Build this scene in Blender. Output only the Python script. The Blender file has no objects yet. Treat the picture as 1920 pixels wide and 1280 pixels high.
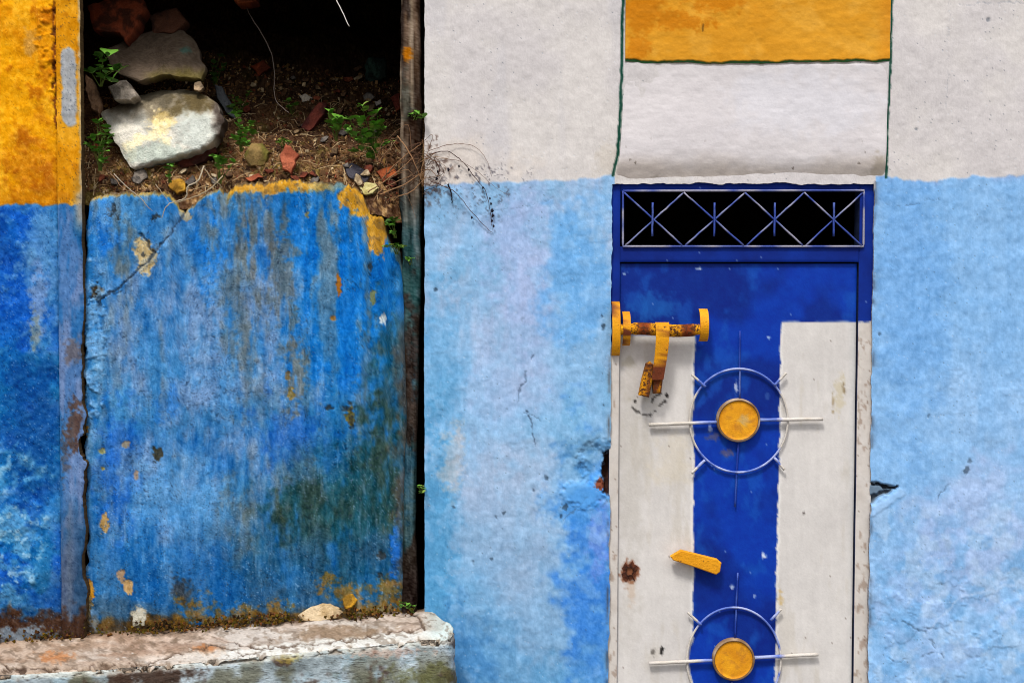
import bpy, math, random
import numpy as np
from mathutils import Vector, Matrix, Euler

# ------------------------------------------------------------------ camera, sky, sun, exposure
scene = bpy.context.scene
COL = scene.collection
F = 2571.0                      # focal length in photo pixels (1920 wide)
CY, CZ, TH = -4.5, 1.78, math.radians(2.3)
cam_d = bpy.data.cameras.new('camera'); cam_d.lens = 36.0 * F / 1920; cam_d.sensor_width = 36
cam_d.clip_start = .05; cam_d.clip_end = 400
cam = bpy.data.objects.new('camera', cam_d); COL.objects.link(cam)
cam.location = (0, CY, CZ); cam.rotation_euler = (math.radians(90) - TH, 0, 0)
scene.camera = cam

SUN_EL, SUN_AZ = math.radians(58), math.radians(-22)      # azimuth from straight in front of the wall, to the left
w = bpy.data.worlds.new('World'); scene.world = w; w.use_nodes = True
nt = w.node_tree; nt.nodes.clear()
sky = nt.nodes.new('ShaderNodeTexSky'); sky.sky_type = 'NISHITA'; sky.sun_disc = False
sky.sun_elevation = SUN_EL; sky.sun_rotation = math.pi - SUN_AZ * -1
sky.dust_density = 4.0; sky.air_density = 1.0
hs = nt.nodes.new('ShaderNodeHueSaturation'); hs.inputs['Saturation'].default_value = .35
bg = nt.nodes.new('ShaderNodeBackground'); bg.inputs['Strength'].default_value = .105
wo = nt.nodes.new('ShaderNodeOutputWorld')
nt.links.new(sky.outputs[0], hs.inputs['Color']); nt.links.new(hs.outputs[0], bg.inputs['Color'])
nt.links.new(bg.outputs[0], wo.inputs['Surface'])
sd = bpy.data.lights.new('sun', 'SUN'); sd.energy = 2.1; sd.angle = math.radians(10); sd.color = (1, .965, .92)
sun = bpy.data.objects.new('sun', sd); COL.objects.link(sun); sun.location = (-3, -6, 8)
sdir = Vector((math.sin(SUN_AZ) * math.cos(SUN_EL), -math.cos(SUN_AZ) * math.cos(SUN_EL), math.sin(SUN_EL)))
sun.rotation_euler = sdir.to_track_quat('Z', 'Y').to_euler()
vs = scene.view_settings
vs.view_transform = 'Standard'; vs.look = 'None'; vs.gamma = 1; vs.use_curve_mapping = False
vs.exposure = .43
scene.cycles.filter_width = 1.0

# ------------------------------------------------------------------ pixel <-> place
ct, st_ = math.cos(TH), math.sin(TH)
def P(px, py, y):
    """point of the vertical plane y that the photo shows at (px, py)"""
    px = np.asarray(px, float); py = np.asarray(py, float)
    u = (px - 960) / F; v = (py - 640) / F
    dy = ct - v * st_; dz = -st_ - v * ct
    t = (y - CY) / dy
    return u * t, CZ + dz * t
def PV(px, py, y):
    x, z = P(px, py, y); return Vector((float(x), y, float(z)))
def proj(x, y, z):
    ry = y - CY; rz = z - CZ
    d = ry * ct - rz * st_; up = ry * st_ + rz * ct
    return 960 + F * x / d, 640 - F * up / d
PXM = 4.5 / F                   # metres per photo pixel at the wall

# ------------------------------------------------------------------ numpy noise and paint helpers
RT = np.random.RandomState(7)
TAB = RT.rand(16, 256, 256)
def ss(a, b, x):
    t = np.clip((x - a) / (b - a), 0, 1); return t * t * (3 - 2 * t)
def vn(X, Y, sx, sy, seed):
    t = TAB[seed % 16]; X = X / sx + 517 + seed * 7.31; Y = Y / sy + 911 + seed * 3.77
    ix = np.floor(X).astype(int); iy = np.floor(Y).astype(int); fx = X - ix; fy = Y - iy
    fx = fx * fx * (3 - 2 * fx); fy = fy * fy * (3 - 2 * fy)
    a = t[ix & 255, iy & 255]; b = t[(ix + 1) & 255, iy & 255]
    c = t[ix & 255, (iy + 1) & 255]; d = t[(ix + 1) & 255, (iy + 1) & 255]
    return (a * (1 - fx) + b * fx) * (1 - fy) + (c * (1 - fx) + d * fx) * fy
def fbm(X, Y, s, seed, asp=1.0, octv=4):
    r = 0; amp = 1; tot = 0
    for k in range(octv):
        r = r + amp * vn(X, Y, s, s * asp, seed + 5 * k); tot += amp; amp *= .55; s /= 2.03
    return np.clip((r / tot - .5) * 1.5 + .5, 0, 1)
def C(*c): return np.array(c, float)
def mx(a, b, m):
    a = np.asarray(a, float); b = np.asarray(b, float)
    return a + (b - a) * np.asarray(m)[..., None]
def blob(X, Y, cx, cy, rx, ry, soft=.4, wv=.4, seed=3):
    s = max(6, min(rx, ry) * .9)
    d = np.sqrt(((X - cx) / rx) ** 2 + ((Y - cy) / ry) ** 2) + (fbm(X, Y, s, seed) - .5) * 2 * wv + (fbm(X, Y, max(5, s * .22), seed + 2, octv=2) - .5) * wv * .9
    return 1 - ss(1 - soft / 2, 1 + soft / 2, d)
def pld(X, Y, pts):
    r = np.full(np.shape(X), 1e9)
    for (a, b), (c, d) in zip(pts[:-1], pts[1:]):
        L = max((c - a) ** 2 + (d - b) ** 2, 1e-6)
        t = np.clip(((X - a) * (c - a) + (Y - b) * (d - b)) / L, 0, 1)
        r = np.minimum(r, np.hypot(X - a - t * (c - a), Y - b - t * (d - b)))
    return r
def line(X, Y, pts, wd, wob=5, seed=4):
    Xw = X + (fbm(X, Y, 14, seed) - .5) * 2 * wob; Yw = Y + (fbm(X, Y, 14, seed + 1) - .5) * 2 * wob
    return 1 - ss(wd * .5, wd * 1.3, pld(Xw, Yw, pts))
def specks(shape, p, grow, seed):
    r = np.random.RandomState(seed); m = (r.rand(*shape) < p).astype(float); o = m.copy()
    for k in range(grow):
        for dx, dy in ((1, 0), (-1, 0), (0, 1), (0, -1)):
            o = np.maximum(o, np.roll(np.roll(m, dx, 0), dy, 1) * (r.rand(*shape) < .6))
        m = o.copy()
    return o
def grain(shape, a, seed): return (np.random.RandomState(seed).rand(*shape) - .5)[..., None] * 2 * a
KAL = 1.0
def lin(c):
    c = np.clip(np.asarray(c, float) / 255, 0, 1)
    return np.clip(np.where(c <= .04045, c / 12.92, ((c + .055) / 1.055) ** 2.4) * KAL, .001, .88)

# ------------------------------------------------------------------ objects
def put(o, parent, loc):
    COL.objects.link(o)
    if parent is not None:
        o.parent = parent; o.location = Vector(loc) - ROOTLOC[parent.name]
    else: o.location = loc
    ROOTLOC[o.name] = Vector(loc)
    return o
ROOTLOC = {}
def tag(o, label=None, cat=None, group=None, kind=None):
    if label: o['label'] = label
    if cat: o['category'] = cat
    if group: o['group'] = group
    if kind: o['kind'] = kind
    return o
def thing(name, loc, label, cat, group=None):
    o = bpy.data.objects.new(name, None); o.empty_display_size = .05
    put(o, None, Vector(loc)); return tag(o, label, cat, group)
def mesh_np(name, V, faces_quads, cols, mat, parent=None, tris=None, smooth=True, origin=None, nflat=0):
    """V (n,3) world, quads (m,4), cols (n,3) linear"""
    V = np.asarray(V, float)
    c = V.mean(0) if origin is None else np.asarray(origin, float)
    me = bpy.data.meshes.new(name)
    q = np.asarray(faces_quads, int).reshape(-1, 4) if faces_quads is not None else np.zeros((0, 4), int)
    t = np.asarray(tris, int).reshape(-1, 3) if tris is not None else np.zeros((0, 3), int)
    me.vertices.add(len(V)); me.vertices.foreach_set('co', (V - c).astype(np.float32).ravel())
    nl = q.size + t.size
    me.loops.add(nl); me.loops.foreach_set('vertex_index', np.concatenate([q.ravel(), t.ravel()]).astype(np.int32))
    me.polygons.add(len(q) + len(t))
    tot = np.concatenate([np.full(len(q), 4), np.full(len(t), 3)]).astype(np.int32)
    stt = np.concatenate([[0], np.cumsum(tot)[:-1]]).astype(np.int32) if len(tot) else tot
    me.polygons.foreach_set('loop_start', stt)
    sm = np.full(len(tot), smooth, bool)
    if nflat: sm[len(q) - nflat:len(q)] = False
    me.polygons.foreach_set('use_smooth', sm)
    if cols is not None:
        a = me.color_attributes.new('Paint', 'FLOAT_COLOR', 'POINT')
        a.data.foreach_set('color', np.concatenate([cols, np.ones((len(cols), 1))], 1).astype(np.float32).ravel())
    me.update(calc_edges=True); me.validate()
    me.materials.append(mat)
    o = bpy.data.objects.new(name, me)
    return put(o, parent, Vector(c))

def grid_quads(n, m):
    i = np.arange(n * m).reshape(n, m)
    return np.stack([i[:-1, :-1], i[1:, :-1], i[1:, 1:], i[:-1, 1:]], -1)
def sheet(name, PX, PY, y0, H, colr, depth, mat, parent=None, keep=None, core=(120, 100, 80), origin=None):
    """a plaster slab: front surface on plane y0 with relief H (m, towards the street), edges run back by depth.
    arrays are [row, column] with rows downwards"""
    X, Z = P(PX, PY, y0)
    V = np.stack([X, y0 - H, Z], -1).reshape(-1, 3)
    n, m = PX.shape
    q = grid_quads(n, m)
    q = q[keep] if keep is not None else q.reshape(-1, 4)
    cl = lin(colr).reshape(-1, 3)
    # boundary
    e = np.stack([q, np.roll(q, -1, 1)], -1).reshape(-1, 2)
    key = np.sort(e, 1); k = key[:, 0].astype(np.int64) * len(V) + key[:, 1]
    u, idx, cnt = np.unique(k, return_index=True, return_counts=True)
    be = e[idx[cnt == 1]]
    bv = np.unique(be)
    mp = -np.ones(len(V), int); mp[bv] = np.arange(len(bv))
    n0 = len(V)
    F1 = V[bv]; B1 = V[bv].copy(); B1[:, 1] = y0 + depth
    cc = np.tile(lin(np.array(core, float)), (len(bv), 1)) * (1 + .5 * (np.random.RandomState(3).rand(len(bv), 1) - .5))
    a = mp[be[:, 0]]; b = mp[be[:, 1]]; nb = len(bv)
    sk = np.stack([n0 + b, n0 + a, n0 + nb + a, n0 + nb + b], -1)
    used = np.zeros(n0 + 2 * nb, bool); Q = np.concatenate([q, sk]); used[Q.ravel()] = True
    VV = np.concatenate([V, F1, B1]); CC = np.concatenate([cl, cc, cc * .8])
    rm = np.cumsum(used) - 1
    return mesh_np(name, VV[used], rm[Q], CC[used], mat, parent, origin=origin, nflat=len(sk))

class MB:
    def __init__(s): s.v = []; s.f = []; s.c = []
    def add(s, V, Fc, col):
        n = len(s.v)
        s.v += [tuple(p) for p in V]
        col = np.asarray(col, float)
        if col.ndim == 1: col = np.tile(col, (len(V), 1))
        s.c += [tuple(c) for c in col]
        s.f += [tuple(i + n for i in f) for f in Fc]
    def build(s, name, mat, parent=None, smooth=False):
        V = np.array(s.v)
        c = V.mean(0)
        me = bpy.data.meshes.new(name); me.from_pydata([tuple(p) for p in V - c], [], s.f)
        a = me.color_attributes.new('Paint', 'FLOAT_COLOR', 'POINT')
        cl = lin(np.array(s.c)); a.data.foreach_set('color', np.concatenate([cl, np.ones((len(cl), 1))], 1).astype(np.float32).ravel())
        me.polygons.foreach_set('use_smooth', np.full(len(me.polygons), smooth, bool))
        me.update(); me.materials.append(mat)
        return put(bpy.data.objects.new(name, me), parent, Vector(c))
def tube(mb, pts, rad, col, sides=7, cap=True):
    """col: a colour, or a function of the photo position of each ring"""
    pts = [Vector(p) for p in pts]; n = len(pts)
    rad = [rad] * n if np.isscalar(rad) else rad
    V = []; Cc = []; up = None
    for i, p in enumerate(pts):
        t = (pts[min(i + 1, n - 1)] - pts[max(i - 1, 0)]).normalized()
        if up is None:
            up = Vector((0, -1, 0)) if abs(t.y) < .8 else Vector((0, 0, 1))
        s = t.cross(up).normalized(); up = s.cross(t).normalized()
        for k in range(sides):
            a = 2 * math.pi * k / sides
            V.append(p + (s * math.cos(a) + up * math.sin(a)) * rad[i])
            if callable(col): Cc.append(col(*proj(p.x, p.y, p.z)))
            else: Cc.append(col)
    Fc = [(i * sides + k, i * sides + (k + 1) % sides, (i + 1) * sides + (k + 1) % sides, (i + 1) * sides + k)
          for i in range(n - 1) for k in range(sides)]
    if cap: Fc += [tuple(range(sides))[::-1], tuple((n - 1) * sides + k for k in range(sides))]
    mb.add(V, Fc, np.array(Cc))
def smoothpath(pts, n):
    pts = np.array([tuple(p) for p in pts], float); m = len(pts)
    t = np.linspace(0, m - 1, n); i = np.clip(t.astype(int), 0, m - 2); f = (t - i)[:, None]
    p0 = pts[np.clip(i - 1, 0, m - 1)]; p1 = pts[i]; p2 = pts[i + 1]; p3 = pts[np.clip(i + 2, 0, m - 1)]
    return .5 * (2 * p1 + (p2 - p0) * f + (2 * p0 - 5 * p1 + 4 * p2 - p3) * f ** 2 + (3 * p1 - p0 - 3 * p2 + p3) * f ** 3)
def prism(mb, poly, y0, y1, col, bev=.0015, nb=2):
    """photo outline at plane y0, pushed straight back to y1, front edge bevelled"""
    pts = [PV(a, b, y0) for a, b in poly]
    c = sum(pts, Vector()) / len(pts); n = len(pts)
    area = sum(pts[i].x * pts[(i + 1) % n].z - pts[(i + 1) % n].x * pts[i].z for i in range(n))
    if area > 0: pts = pts[::-1]
    rings = []
    def inset(d):
        out = []
        for i in range(n):
            a, b, e = pts[i - 1], pts[i], pts[(i + 1) % n]
            d1 = (b - a).normalized(); d2 = (e - b).normalized()
            n1 = Vector((d1.z, 0, -d1.x)); n2 = Vector((d2.z, 0, -d2.x)); m = n1 + n2
            m = m / max(m.length_squared, .3) * 2 if m.length > 1e-6 else n1
            out.append(b + m * d)
        return out
    for d, yy in ((bev, y0), (0, y0 + bev), (0, y1)):
        rings.append([Vector((p.x, yy, p.z)) for p in inset(d)])
    V = [p for r in rings for p in r]
    Fc = [tuple(range(n))]
    for k in range(2):
        Fc += [(k * n + i, (k + 1) * n + i, (k + 1) * n + (i + 1) % n, k * n + (i + 1) % n) for i in range(n)]
    Fc.append(tuple(2 * n + i for i in range(n))[::-1])
    if callable(col): cc = np.array([col(*proj(p.x, p.y, p.z)) for p in V])
    else: cc = np.asarray(col, float)
    mb.add(V, Fc, cc)

# ------------------------------------------------------------------ materials
def mat(name, rough=.85, bump=.3, scale=120, var=.12, spec=.3, attr=True, base=(.5, .5, .5), coarse=25, aniso=None, dist=.004, rv=.1, rust=0, rustscale=60):
    m = bpy.data.materials.new(name); m.use_nodes = True; n = m.node_tree; L = n.links
    b = n.nodes['Principled BSDF']; b.inputs['Specular IOR Level'].default_value = spec
    tc = n.nodes.new('ShaderNodeTexCoord'); src = tc.outputs['Object']
    if aniso:
        mp = n.nodes.new('ShaderNodeMapping'); mp.inputs['Scale'].default_value = aniso
        L.new(src, mp.inputs['Vector']); src = mp.outputs[0]
    n1 = n.nodes.new('ShaderNodeTexNoise'); n1.inputs['Scale'].default_value = scale; n1.inputs['Detail'].default_value = 6; n1.inputs['Roughness'].default_value = .65
    n2 = n.nodes.new('ShaderNodeTexNoise'); n2.inputs['Scale'].default_value = coarse; n2.inputs['Detail'].default_value = 5
    L.new(src, n1.inputs['Vector']); L.new(src, n2.inputs['Vector'])
    if attr:
        a = n.nodes.new('ShaderNodeAttribute'); a.attribute_name = 'Paint'; cs = a.outputs['Color']
    else:
        a = n.nodes.new('ShaderNodeRGB'); a.outputs[0].default_value = (*base, 1); cs = a.outputs[0]
    ad = n.nodes.new('ShaderNodeMath'); ad.operation = 'ADD'; L.new(n1.outputs['Fac'], ad.inputs[0]); L.new(n2.outputs['Fac'], ad.inputs[1])
    mr = n.nodes.new('ShaderNodeMapRange'); mr.inputs['From Min'].default_value = .55; mr.inputs['From Max'].default_value = 1.45
    mr.inputs['To Min'].default_value = 1 - var; mr.inputs['To Max'].default_value = 1 + var
    L.new(ad.outputs[0], mr.inputs['Value'])
    vm = n.nodes.new('ShaderNodeVectorMath'); vm.operation = 'SCALE'; L.new(cs, vm.inputs[0]); L.new(mr.outputs[0], vm.inputs['Scale'])
    out = vm.outputs[0]
    if rust:
        n3 = n.nodes.new('ShaderNodeTexNoise'); n3.inputs['Scale'].default_value = rustscale; n3.inputs['Detail'].default_value = 8; n3.inputs['Roughness'].default_value = .7
        L.new(src, n3.inputs['Vector'])
        rr_ = n.nodes.new('ShaderNodeMapRange'); rr_.inputs['From Min'].default_value = .66 - rust; rr_.inputs['From Max'].default_value = .71 - rust
        L.new(n3.outputs['Fac'], rr_.inputs['Value'])
        mm = n.nodes.new('ShaderNodeMix'); mm.data_type = 'RGBA'; mm.inputs[7].default_value = (.085, .03, .012, 1)
        L.new(rr_.outputs[0], mm.inputs[0]); L.new(out, mm.inputs[6]); out = mm.outputs[2]
    L.new(out, b.inputs['Base Color'])
    r = n.nodes.new('ShaderNodeMapRange'); r.inputs['To Min'].default_value = rough - rv; r.inputs['To Max'].default_value = min(1, rough + rv)
    L.new(n2.outputs['Fac'], r.inputs['Value']); L.new(r.outputs[0], b.inputs['Roughness'])
    bp = n.nodes.new('ShaderNodeBump'); bp.inputs['Strength'].default_value = bump; bp.inputs['Distance'].default_value = dist
    L.new(ad.outputs[0], bp.inputs['Height']); L.new(bp.outputs[0], b.inputs['Normal'])
    return m
M_plaster = mat('painted_plaster', .9, .2, 210, .06, .06, coarse=30, aniso=(1, 1, .22))
M_lime = mat('white_limewash', .9, .16, 110, .04, .06, coarse=30, aniso=(.7, 1, 1.2))
M_old = mat('weathered_plaster', .92, .4, 230, .13, .06, coarse=40, aniso=(1, 1, .4))
M_bench = mat('worn_cement', .92, .6, 140, .18, .2, coarse=35)
M_door = mat('painted_steel', .62, .16, 130, .07, .14, coarse=18, rv=.15)
M_rod = mat('painted_iron_rod', .55, .4, 300, .15, .4, coarse=90)
M_yel = mat('yellow_enamel', .6, .5, 220, .2, .2, coarse=60, rust=.06, rustscale=75)
M_rusty = mat('rusty_enamel', .75, .8, 260, .3, .12, coarse=70, rust=.17, rustscale=85)
M_disc = mat('faded_enamel', .6, .3, 200, .12, .2, coarse=50, rust=-.06, rustscale=110)
M_wood = mat('weathered_timber', .97, .9, 160, .4, .02, coarse=30, aniso=(1, 1, .08), dist=.006)
M_soil = mat('dry_soil', .98, .9, 150, .5, .05, coarse=50, dist=.01)
M_stone = mat('broken_stone', .95, 1.0, 150, .28, .15, coarse=40, dist=.006)
M_twig = mat('dry_twig', .9, .4, 200, .25, .1)
M_dark = mat('shade_dark_masonry', .95, .5, 30, .4, .05, attr=False, base=(.045, .03, .022), coarse=8)  # near-black base puts the shade of the inner rooms into the colour
M_street = mat('street_asphalt', .92, .5, 60, .25, .2, attr=False, base=(.16, .15, .14), coarse=6)
M_leaf = []
for i, c in enumerate(((.07, .2, .016), (.12, .3, .03), (.05, .13, .016), (.2, .3, .05))):
    m = mat('leaf_green', .5, .2, 90, .25, .35, attr=False, base=c, coarse=60)
    M_leaf.append(m)

# ------------------------------------------------------------------ ground
gv = np.array([(-40, -40, 0), (40, -40, 0), (40, 40, 0), (-40, 40, 0)], float)
tag(mesh_np('street', gv, [[0, 1, 2, 3]], None, M_street, smooth=False), kind='structure')

# ------------------------------------------------------------------ house facade (right)
def lean(gx, py):
    t = (py - 345) / 935
    return np.interp(gx, [-700, 0, 155, 796, 1148, 1640, 2000], [12, 11, 8, 0, -7, -13, -15]) * t
facade = thing('house_facade', (.75, 0, 0), 'white over light blue plastered house front around the steel door, with an ochre panel above', 'house')
gx = np.r_[np.arange(796, 1932, 2), np.arange(1950, 2700, 30)].astype(float)
gy = np.r_[np.arange(-620, -20, 30), np.arange(-20, 1296, 2), np.arange(1310, 1560, 24)].astype(float)
GX, GY = np.meshgrid(gx, gy)
PY = GY.copy(); PX = GX + lean(GX, GY)
keep = ~((GX[:-1, :-1] >= 1148) & (GX[:-1, :-1] < 1640) & (GY[:-1, :-1] >= 344))
# ragged plaster edge round the door and along the gap
dl = np.exp(-np.abs(GX - 1148) / 9) + np.exp(-np.abs(GX - 1640) / 9) + np.exp(-np.abs(GX - 796) / 7) * .6
PX = PX + (fbm(GX * .2, GY, 26, 2) - .5) * 4.5 * dl
PY = PY + (fbm(GX, GY * .2, 30, 3) - .5) * 8 * np.exp(-np.abs(GY - 344) / 9) * ((GX > 1140) & (GX < 1648))
X, Y = PX, PY
n1 = fbm(X, Y, 240, 1); n2 = fbm(X, Y, 95, 2); n3 = fbm(X, Y, 30, 5); stv = fbm(X, Y, 26, 3, asp=5); fine = fbm(X, Y, 9, 6, octv=2); sv_ = fbm(X, Y, 7, 10, asp=6)
L_ = (X < 1300).astype(float)
white = mx(C(208, 203, 200), C(201, 196, 196), ss(.3, .8, n2))
white = mx(white, C(216, 205, 194), blob(X, Y, 870, 310, 110, 45, .9, .4, 3) * .6)
white = mx(white, C(196, 193, 196), ss(.5, .8, fbm(X, Y, 60, 8, asp=6)) * L_ * .5)
white = mx(white, C(196, 188, 178), blob(X, Y, 1140, 300, 25, 35, .8, .5, 4) * .7)
blueL = mx(C(134, 178, 218), C(160, 184, 216), ss(.38, .75, n1 * .5 + stv * .5))
blueL = mx(blueL, C(112, 170, 212), ss(.42, .8, n2 * .4 + n3 * .2 + stv * .4) * .7)
blueL = mx(blueL, C(166, 180, 222), blob(X, Y, 985, 500, 60, 130, 1, .5, 5) * .6)
blueL = mx(blueL, C(168, 184, 220), blob(X, Y, 960, 690, 80, 110, 1, .5, 6) * .45)
blueL = mx(blueL, C(168, 180, 205), blob(X, Y, 960, 980, 90, 120, 1, .6, 7) * .55)
blueL = mx(blueL, C(100, 165, 225), blob(X, Y, 1080, 520, 55, 120, .9, .6, 2) * .7)
blueL = mx(blueL, C(88, 158, 208), blob(X, Y, 830, 700, 45, 160, 1, .5, 8) * .55)
blueL = mx(blueL, C(84, 148, 196), ss(900, 1300, Y + (n1 - .5) * 240) * .7)
blueL = mx(blueL, C(66, 140, 190), blob(X, Y, 812, 1010, 40, 190, 1, .5, 9) * .7)
blueL = mx(blueL, C(58, 122, 184), blob(X, Y, 850, 1240, 60, 90, 1, .6, 2) * .6)
blueL = mx(blueL, C(150, 172, 200), blob(X, Y, 1010, 1130, 70, 90, 1, .7, 3) * .4)
blueL = mx(blueL, C(196, 186, 178), blob(X, Y, 850, 860, 22, 50, 1, .8, 4) * .45)
blueL = mx(blueL, C(58, 126, 210), blob(X, Y, 1128, 1090, 62, 200, 1.3, .8, 5) * ss(.2, .55, n3 * .5 + n2 * .5) * .95)
blueL = mx(blueL, C(70, 136, 208), blob(X, Y, 1135, 1220, 70, 110, 1.4, .7, 8) * .5)
blueL = mx(blueL, C(62, 136, 214), blob(X, Y, 1085, 935, 56, 48, 1.2, .8, 6) * .75)
blueL = mx(blueL, C(130, 150, 225), blob(X, Y, 1125, 1010, 20, 60, .9, .6, 7) * .5)
blueL = mx(blueL, mx(C(70, 124, 172), C(110, 158, 196), ss(.4, .65, n3)), blob(X, Y, 1095, 860, 44, 42, .8, .7, 8) * .75)
blueL = mx(blueL, C(150, 190, 228), ss(.62, .8, n3) * .35)
blueR = mx(C(134, 180, 226), C(146, 186, 228), ss(.35, .75, n1))
blueR = mx(blueR, C(120, 170, 220), ss(.4, .8, n2 * .3 + n3 * .2 + stv * .5) * .6)
blueR = mx(blueR, C(104, 160, 220), blob(X, Y, 1700, 500, 60, 300, 1, .6, 4) * .5)
blueR = mx(blueR, C(166, 184, 222), blob(X, Y, 1830, 1000, 90, 120, 1, .7, 3) * .6)
blueR = mx(blueR, C(150, 178, 222), blob(X, Y, 1740, 1100, 80, 120, 1, .7, 5) * .5)
blueR = mx(blueR, C(104, 160, 210), ss(.5, .8, fbm(X, Y, 45, 7)) * ss(880, 1050, Y) * .55); blueR = mx(blueR, C(172, 198, 226), ss(.5, .75, fbm(X, Y, 30, 13)) * ss(860, 1000, Y) * .5)
blueR = mx(blueR, C(178, 204, 236), line(X, Y, [(1740, 1180), (1800, 1120), (1920, 1090)], 3) * .5)
blue = mx(blueL, blueR, ss(1350, 1450, X))
edge = 338 + (fbm(X, Y * 0, 70, 4) - .5) * 14 + (fbm(X, Y * 0, 14, 9) - .5) * 7 + np.interp(X, [796, 900, 1000, 1150, 1640, 1920], [8, 6, 0, -6, -2, -6]) + 24 * ((X > 1152) & (X < 1642))
mb_ = ss(-3, 3, Y - edge)
thin = ss(-12, 16, Y - edge + (n3 - .5) * 26)
col = mx(white, mx(mx(blue, C(150, 168, 215), (1 - thin) * .4), blue, thin), mb_)
col += grain(X.shape, 6, 1) + ((fine - .5) * (6 + 8 * mb_) + (fbm(X, Y, 5, 9, asp=1.5, octv=2) - .5) * (3 + 10 * mb_) + (sv_ - .5) * 10 * mb_ + (fbm(X * .5, Y, 8, 12, octv=2) - .5) * 6)[..., None]
sp = specks(X.shape, .0022, 0, 2); col = mx(col, C(70, 84, 95), sp * .6 * ss(.35, .6, n2))
sp = specks(X.shape, .002, 0, 3); col = mx(col, C(215, 225, 235), sp * .4)
tr = fbm(X, Y, 60, 14, asp=.6); H = .008 * (n1 - .5) + .005 * (n2 - .5) + (.0012 + .0014 * mb_) * (n3 - .5) + .0006 * (fine - .5) - .0015 * sp
for kk, (lv_, am) in enumerate(((.5, .0009), (.6, .0009))): H += am * ss(-.02, .02, fbm(X, Y, 170, 3 + kk, octv=5) - lv_) * mb_ * ss(.4, .6, fbm(X, Y, 130, 12 + kk))
H += .0007 * ss(.5, .56, tr) * mb_ * ss(.4, .65, n1)
# flaking layers at the bottom right and bottom left
fl = (ss(.49, .51, fbm(X, Y, 120, 11, octv=6)) + ss(.56, .58, fbm(X, Y, 90, 12, octv=6))) * ss(940, 1180, Y + (n2 - .5) * 160) * (.3 + .7 * (X > 1400)); H += .002 * fl
# cracks and scratches
for pts, wd, dk, dep in (
        ([(1640, 372), (1680, 384), (1730, 380), (1770, 368)], 1.3, .35, .001),
        ([(1752, 945), (1765, 920), (1780, 910)], 2.2, .6, .002), ([(1690, 1165), (1735, 1185), (1755, 1210), (1770, 1232)], 2.4, .5, .002),
        ([(970, 755), (985, 705), (1002, 665)], 2.2, .6, .0025), ([(992, 770), (997, 800), (1003, 835)], 2.2, .7, .003),
        ([(982, 778), (994, 771), (1014, 788)], 1.5, .45, .002), ([(1640, 1225), (1680, 1240), (1760, 1222)], 2.4, .45, .002),
        ([(1850, 110), (1890, 150)], 1.2, .1, .0006), ([(1780, 0), (1775, 200)], 1.2, .15, .0006), ([(1800, 10), (1920, 2)], 1.4, .3, .0006),
        ([(1100, 930), (1085, 950), (1060, 975)], 1.6, .5, .001), ([(900, 400), (960, 395), (1040, 370)], 1.6, .3, .001)):
    l = line(X, Y, pts, wd * .7, 5, 5) * ss(.25, .55, fbm(X, Y, 18, 9)); col = mx(col, C(60, 78, 100), l * dk * .8); H -= dep * l
for (a, b, r, k) in ((818, 543, 5, .8), (1812, 880, 7, .7), (1818, 862, 5, .6), (945, 962, 4, .8), (930, 968, 4, .7), (850, 950, 4, .7), (888, 1052, 5, .6),
                     (922, 1048, 5, .7), (1058, 950, 7, .8), (1052, 968, 5, .8), (1000, 918, 5, .6), (1025, 895, 5, .7), (1132, 612, 6, .9), (1128, 592, 4, .7),
                     (1130, 700, 3, .6), (1132, 760, 3, .6), (978, 597, 5, .5), (1719, 243, 4, .5), (1853, 36, 4, .5), (1648, 628, 5, .6), (1742, 778, 4, .4)):
    l = blob(X, Y, a, b, r * .62, r * .75, .9, .9, 6); col = mx(col, C(38, 52, 66), l * k * .8); H -= .0015 * l
# dirt rubbed along the frame joints and splashes under the creeper
jt = np.exp(-np.abs(X - (1145 + lean(1148, Y))) / 2.5) * ss(560, 640, Y) * ss(.4, .75, fbm(X, Y, 40, 4, octv=5))
col = mx(col, C(70, 55, 45), jt * .7)
jr = np.exp(-np.abs(X - (1642 + lean(1640, Y))) / 4) * ss(.45, .75, fbm(X, Y, 40, 8, octv=5)) * (Y > 340)
col = mx(col, C(75, 85, 100), jr * .7)
mud = blob(X, Y, 812, 330, 30, 50, 1, .8, 3) * ss(.5, .72, fbm(X, Y, 6, 2)); col = mx(col, C(84, 62, 52), mud * .7)
mud = blob(X, Y, 880, 350, 95, 45, 1, .8, 5) * ss(.66, .8, fbm(X, Y, 6, 7)); col = mx(col, C(64, 62, 72), mud * .6)
# the broken hollow left of the door and the split on its right
hol = blob(X, Y, 1122, 862, 32, 36, .8, .45, 6); H -= .011 * hol
rim = blob(X, Y, 1098, 922, 34, 26, .7, .5, 3); H += .006 * rim; col = mx(col, C(92, 164, 232), rim * .6)
hole = blob(X, Y, 1140, 888, 11, 34, .5, .3, 5); H -= .045 * hole; col = mx(col, C(62, 38, 32), hole)
hb = blob(X, Y, 1124, 907, 11, 13, .4, .5, 4); col = mx(col, C(120, 66, 48), hb); H += .03 * hb * hole
wl_ = [(1622, 900), (1652, 904), (1672, 908), (1690, 912), (1668, 924), (1650, 936), (1622, 950)]
tw = np.clip((X - 1622) / 66, 0, 1); wob_ = (fbm(X, Y, 14, 3) - .5) * 14
wed = ss(-2, 3, Y - (899 + 12 * tw) + wob_ * .6) * ss(-2, 3, (952 - 42 * tw) - Y + wob_) * ss(1690, 1684, X) * (X > 1600)
H -= .009 * wed; col = mx(col, mx(C(128, 150, 168), C(88, 104, 120), fbm(X, Y, 12, 5)), wed * .9)
lowr = wed * ss(-1, 5, Y - (926 - 8 * tw) + wob_); H -= .012 * lowr; col = mx(col, C(60, 66, 72), lowr * .8)
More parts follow.
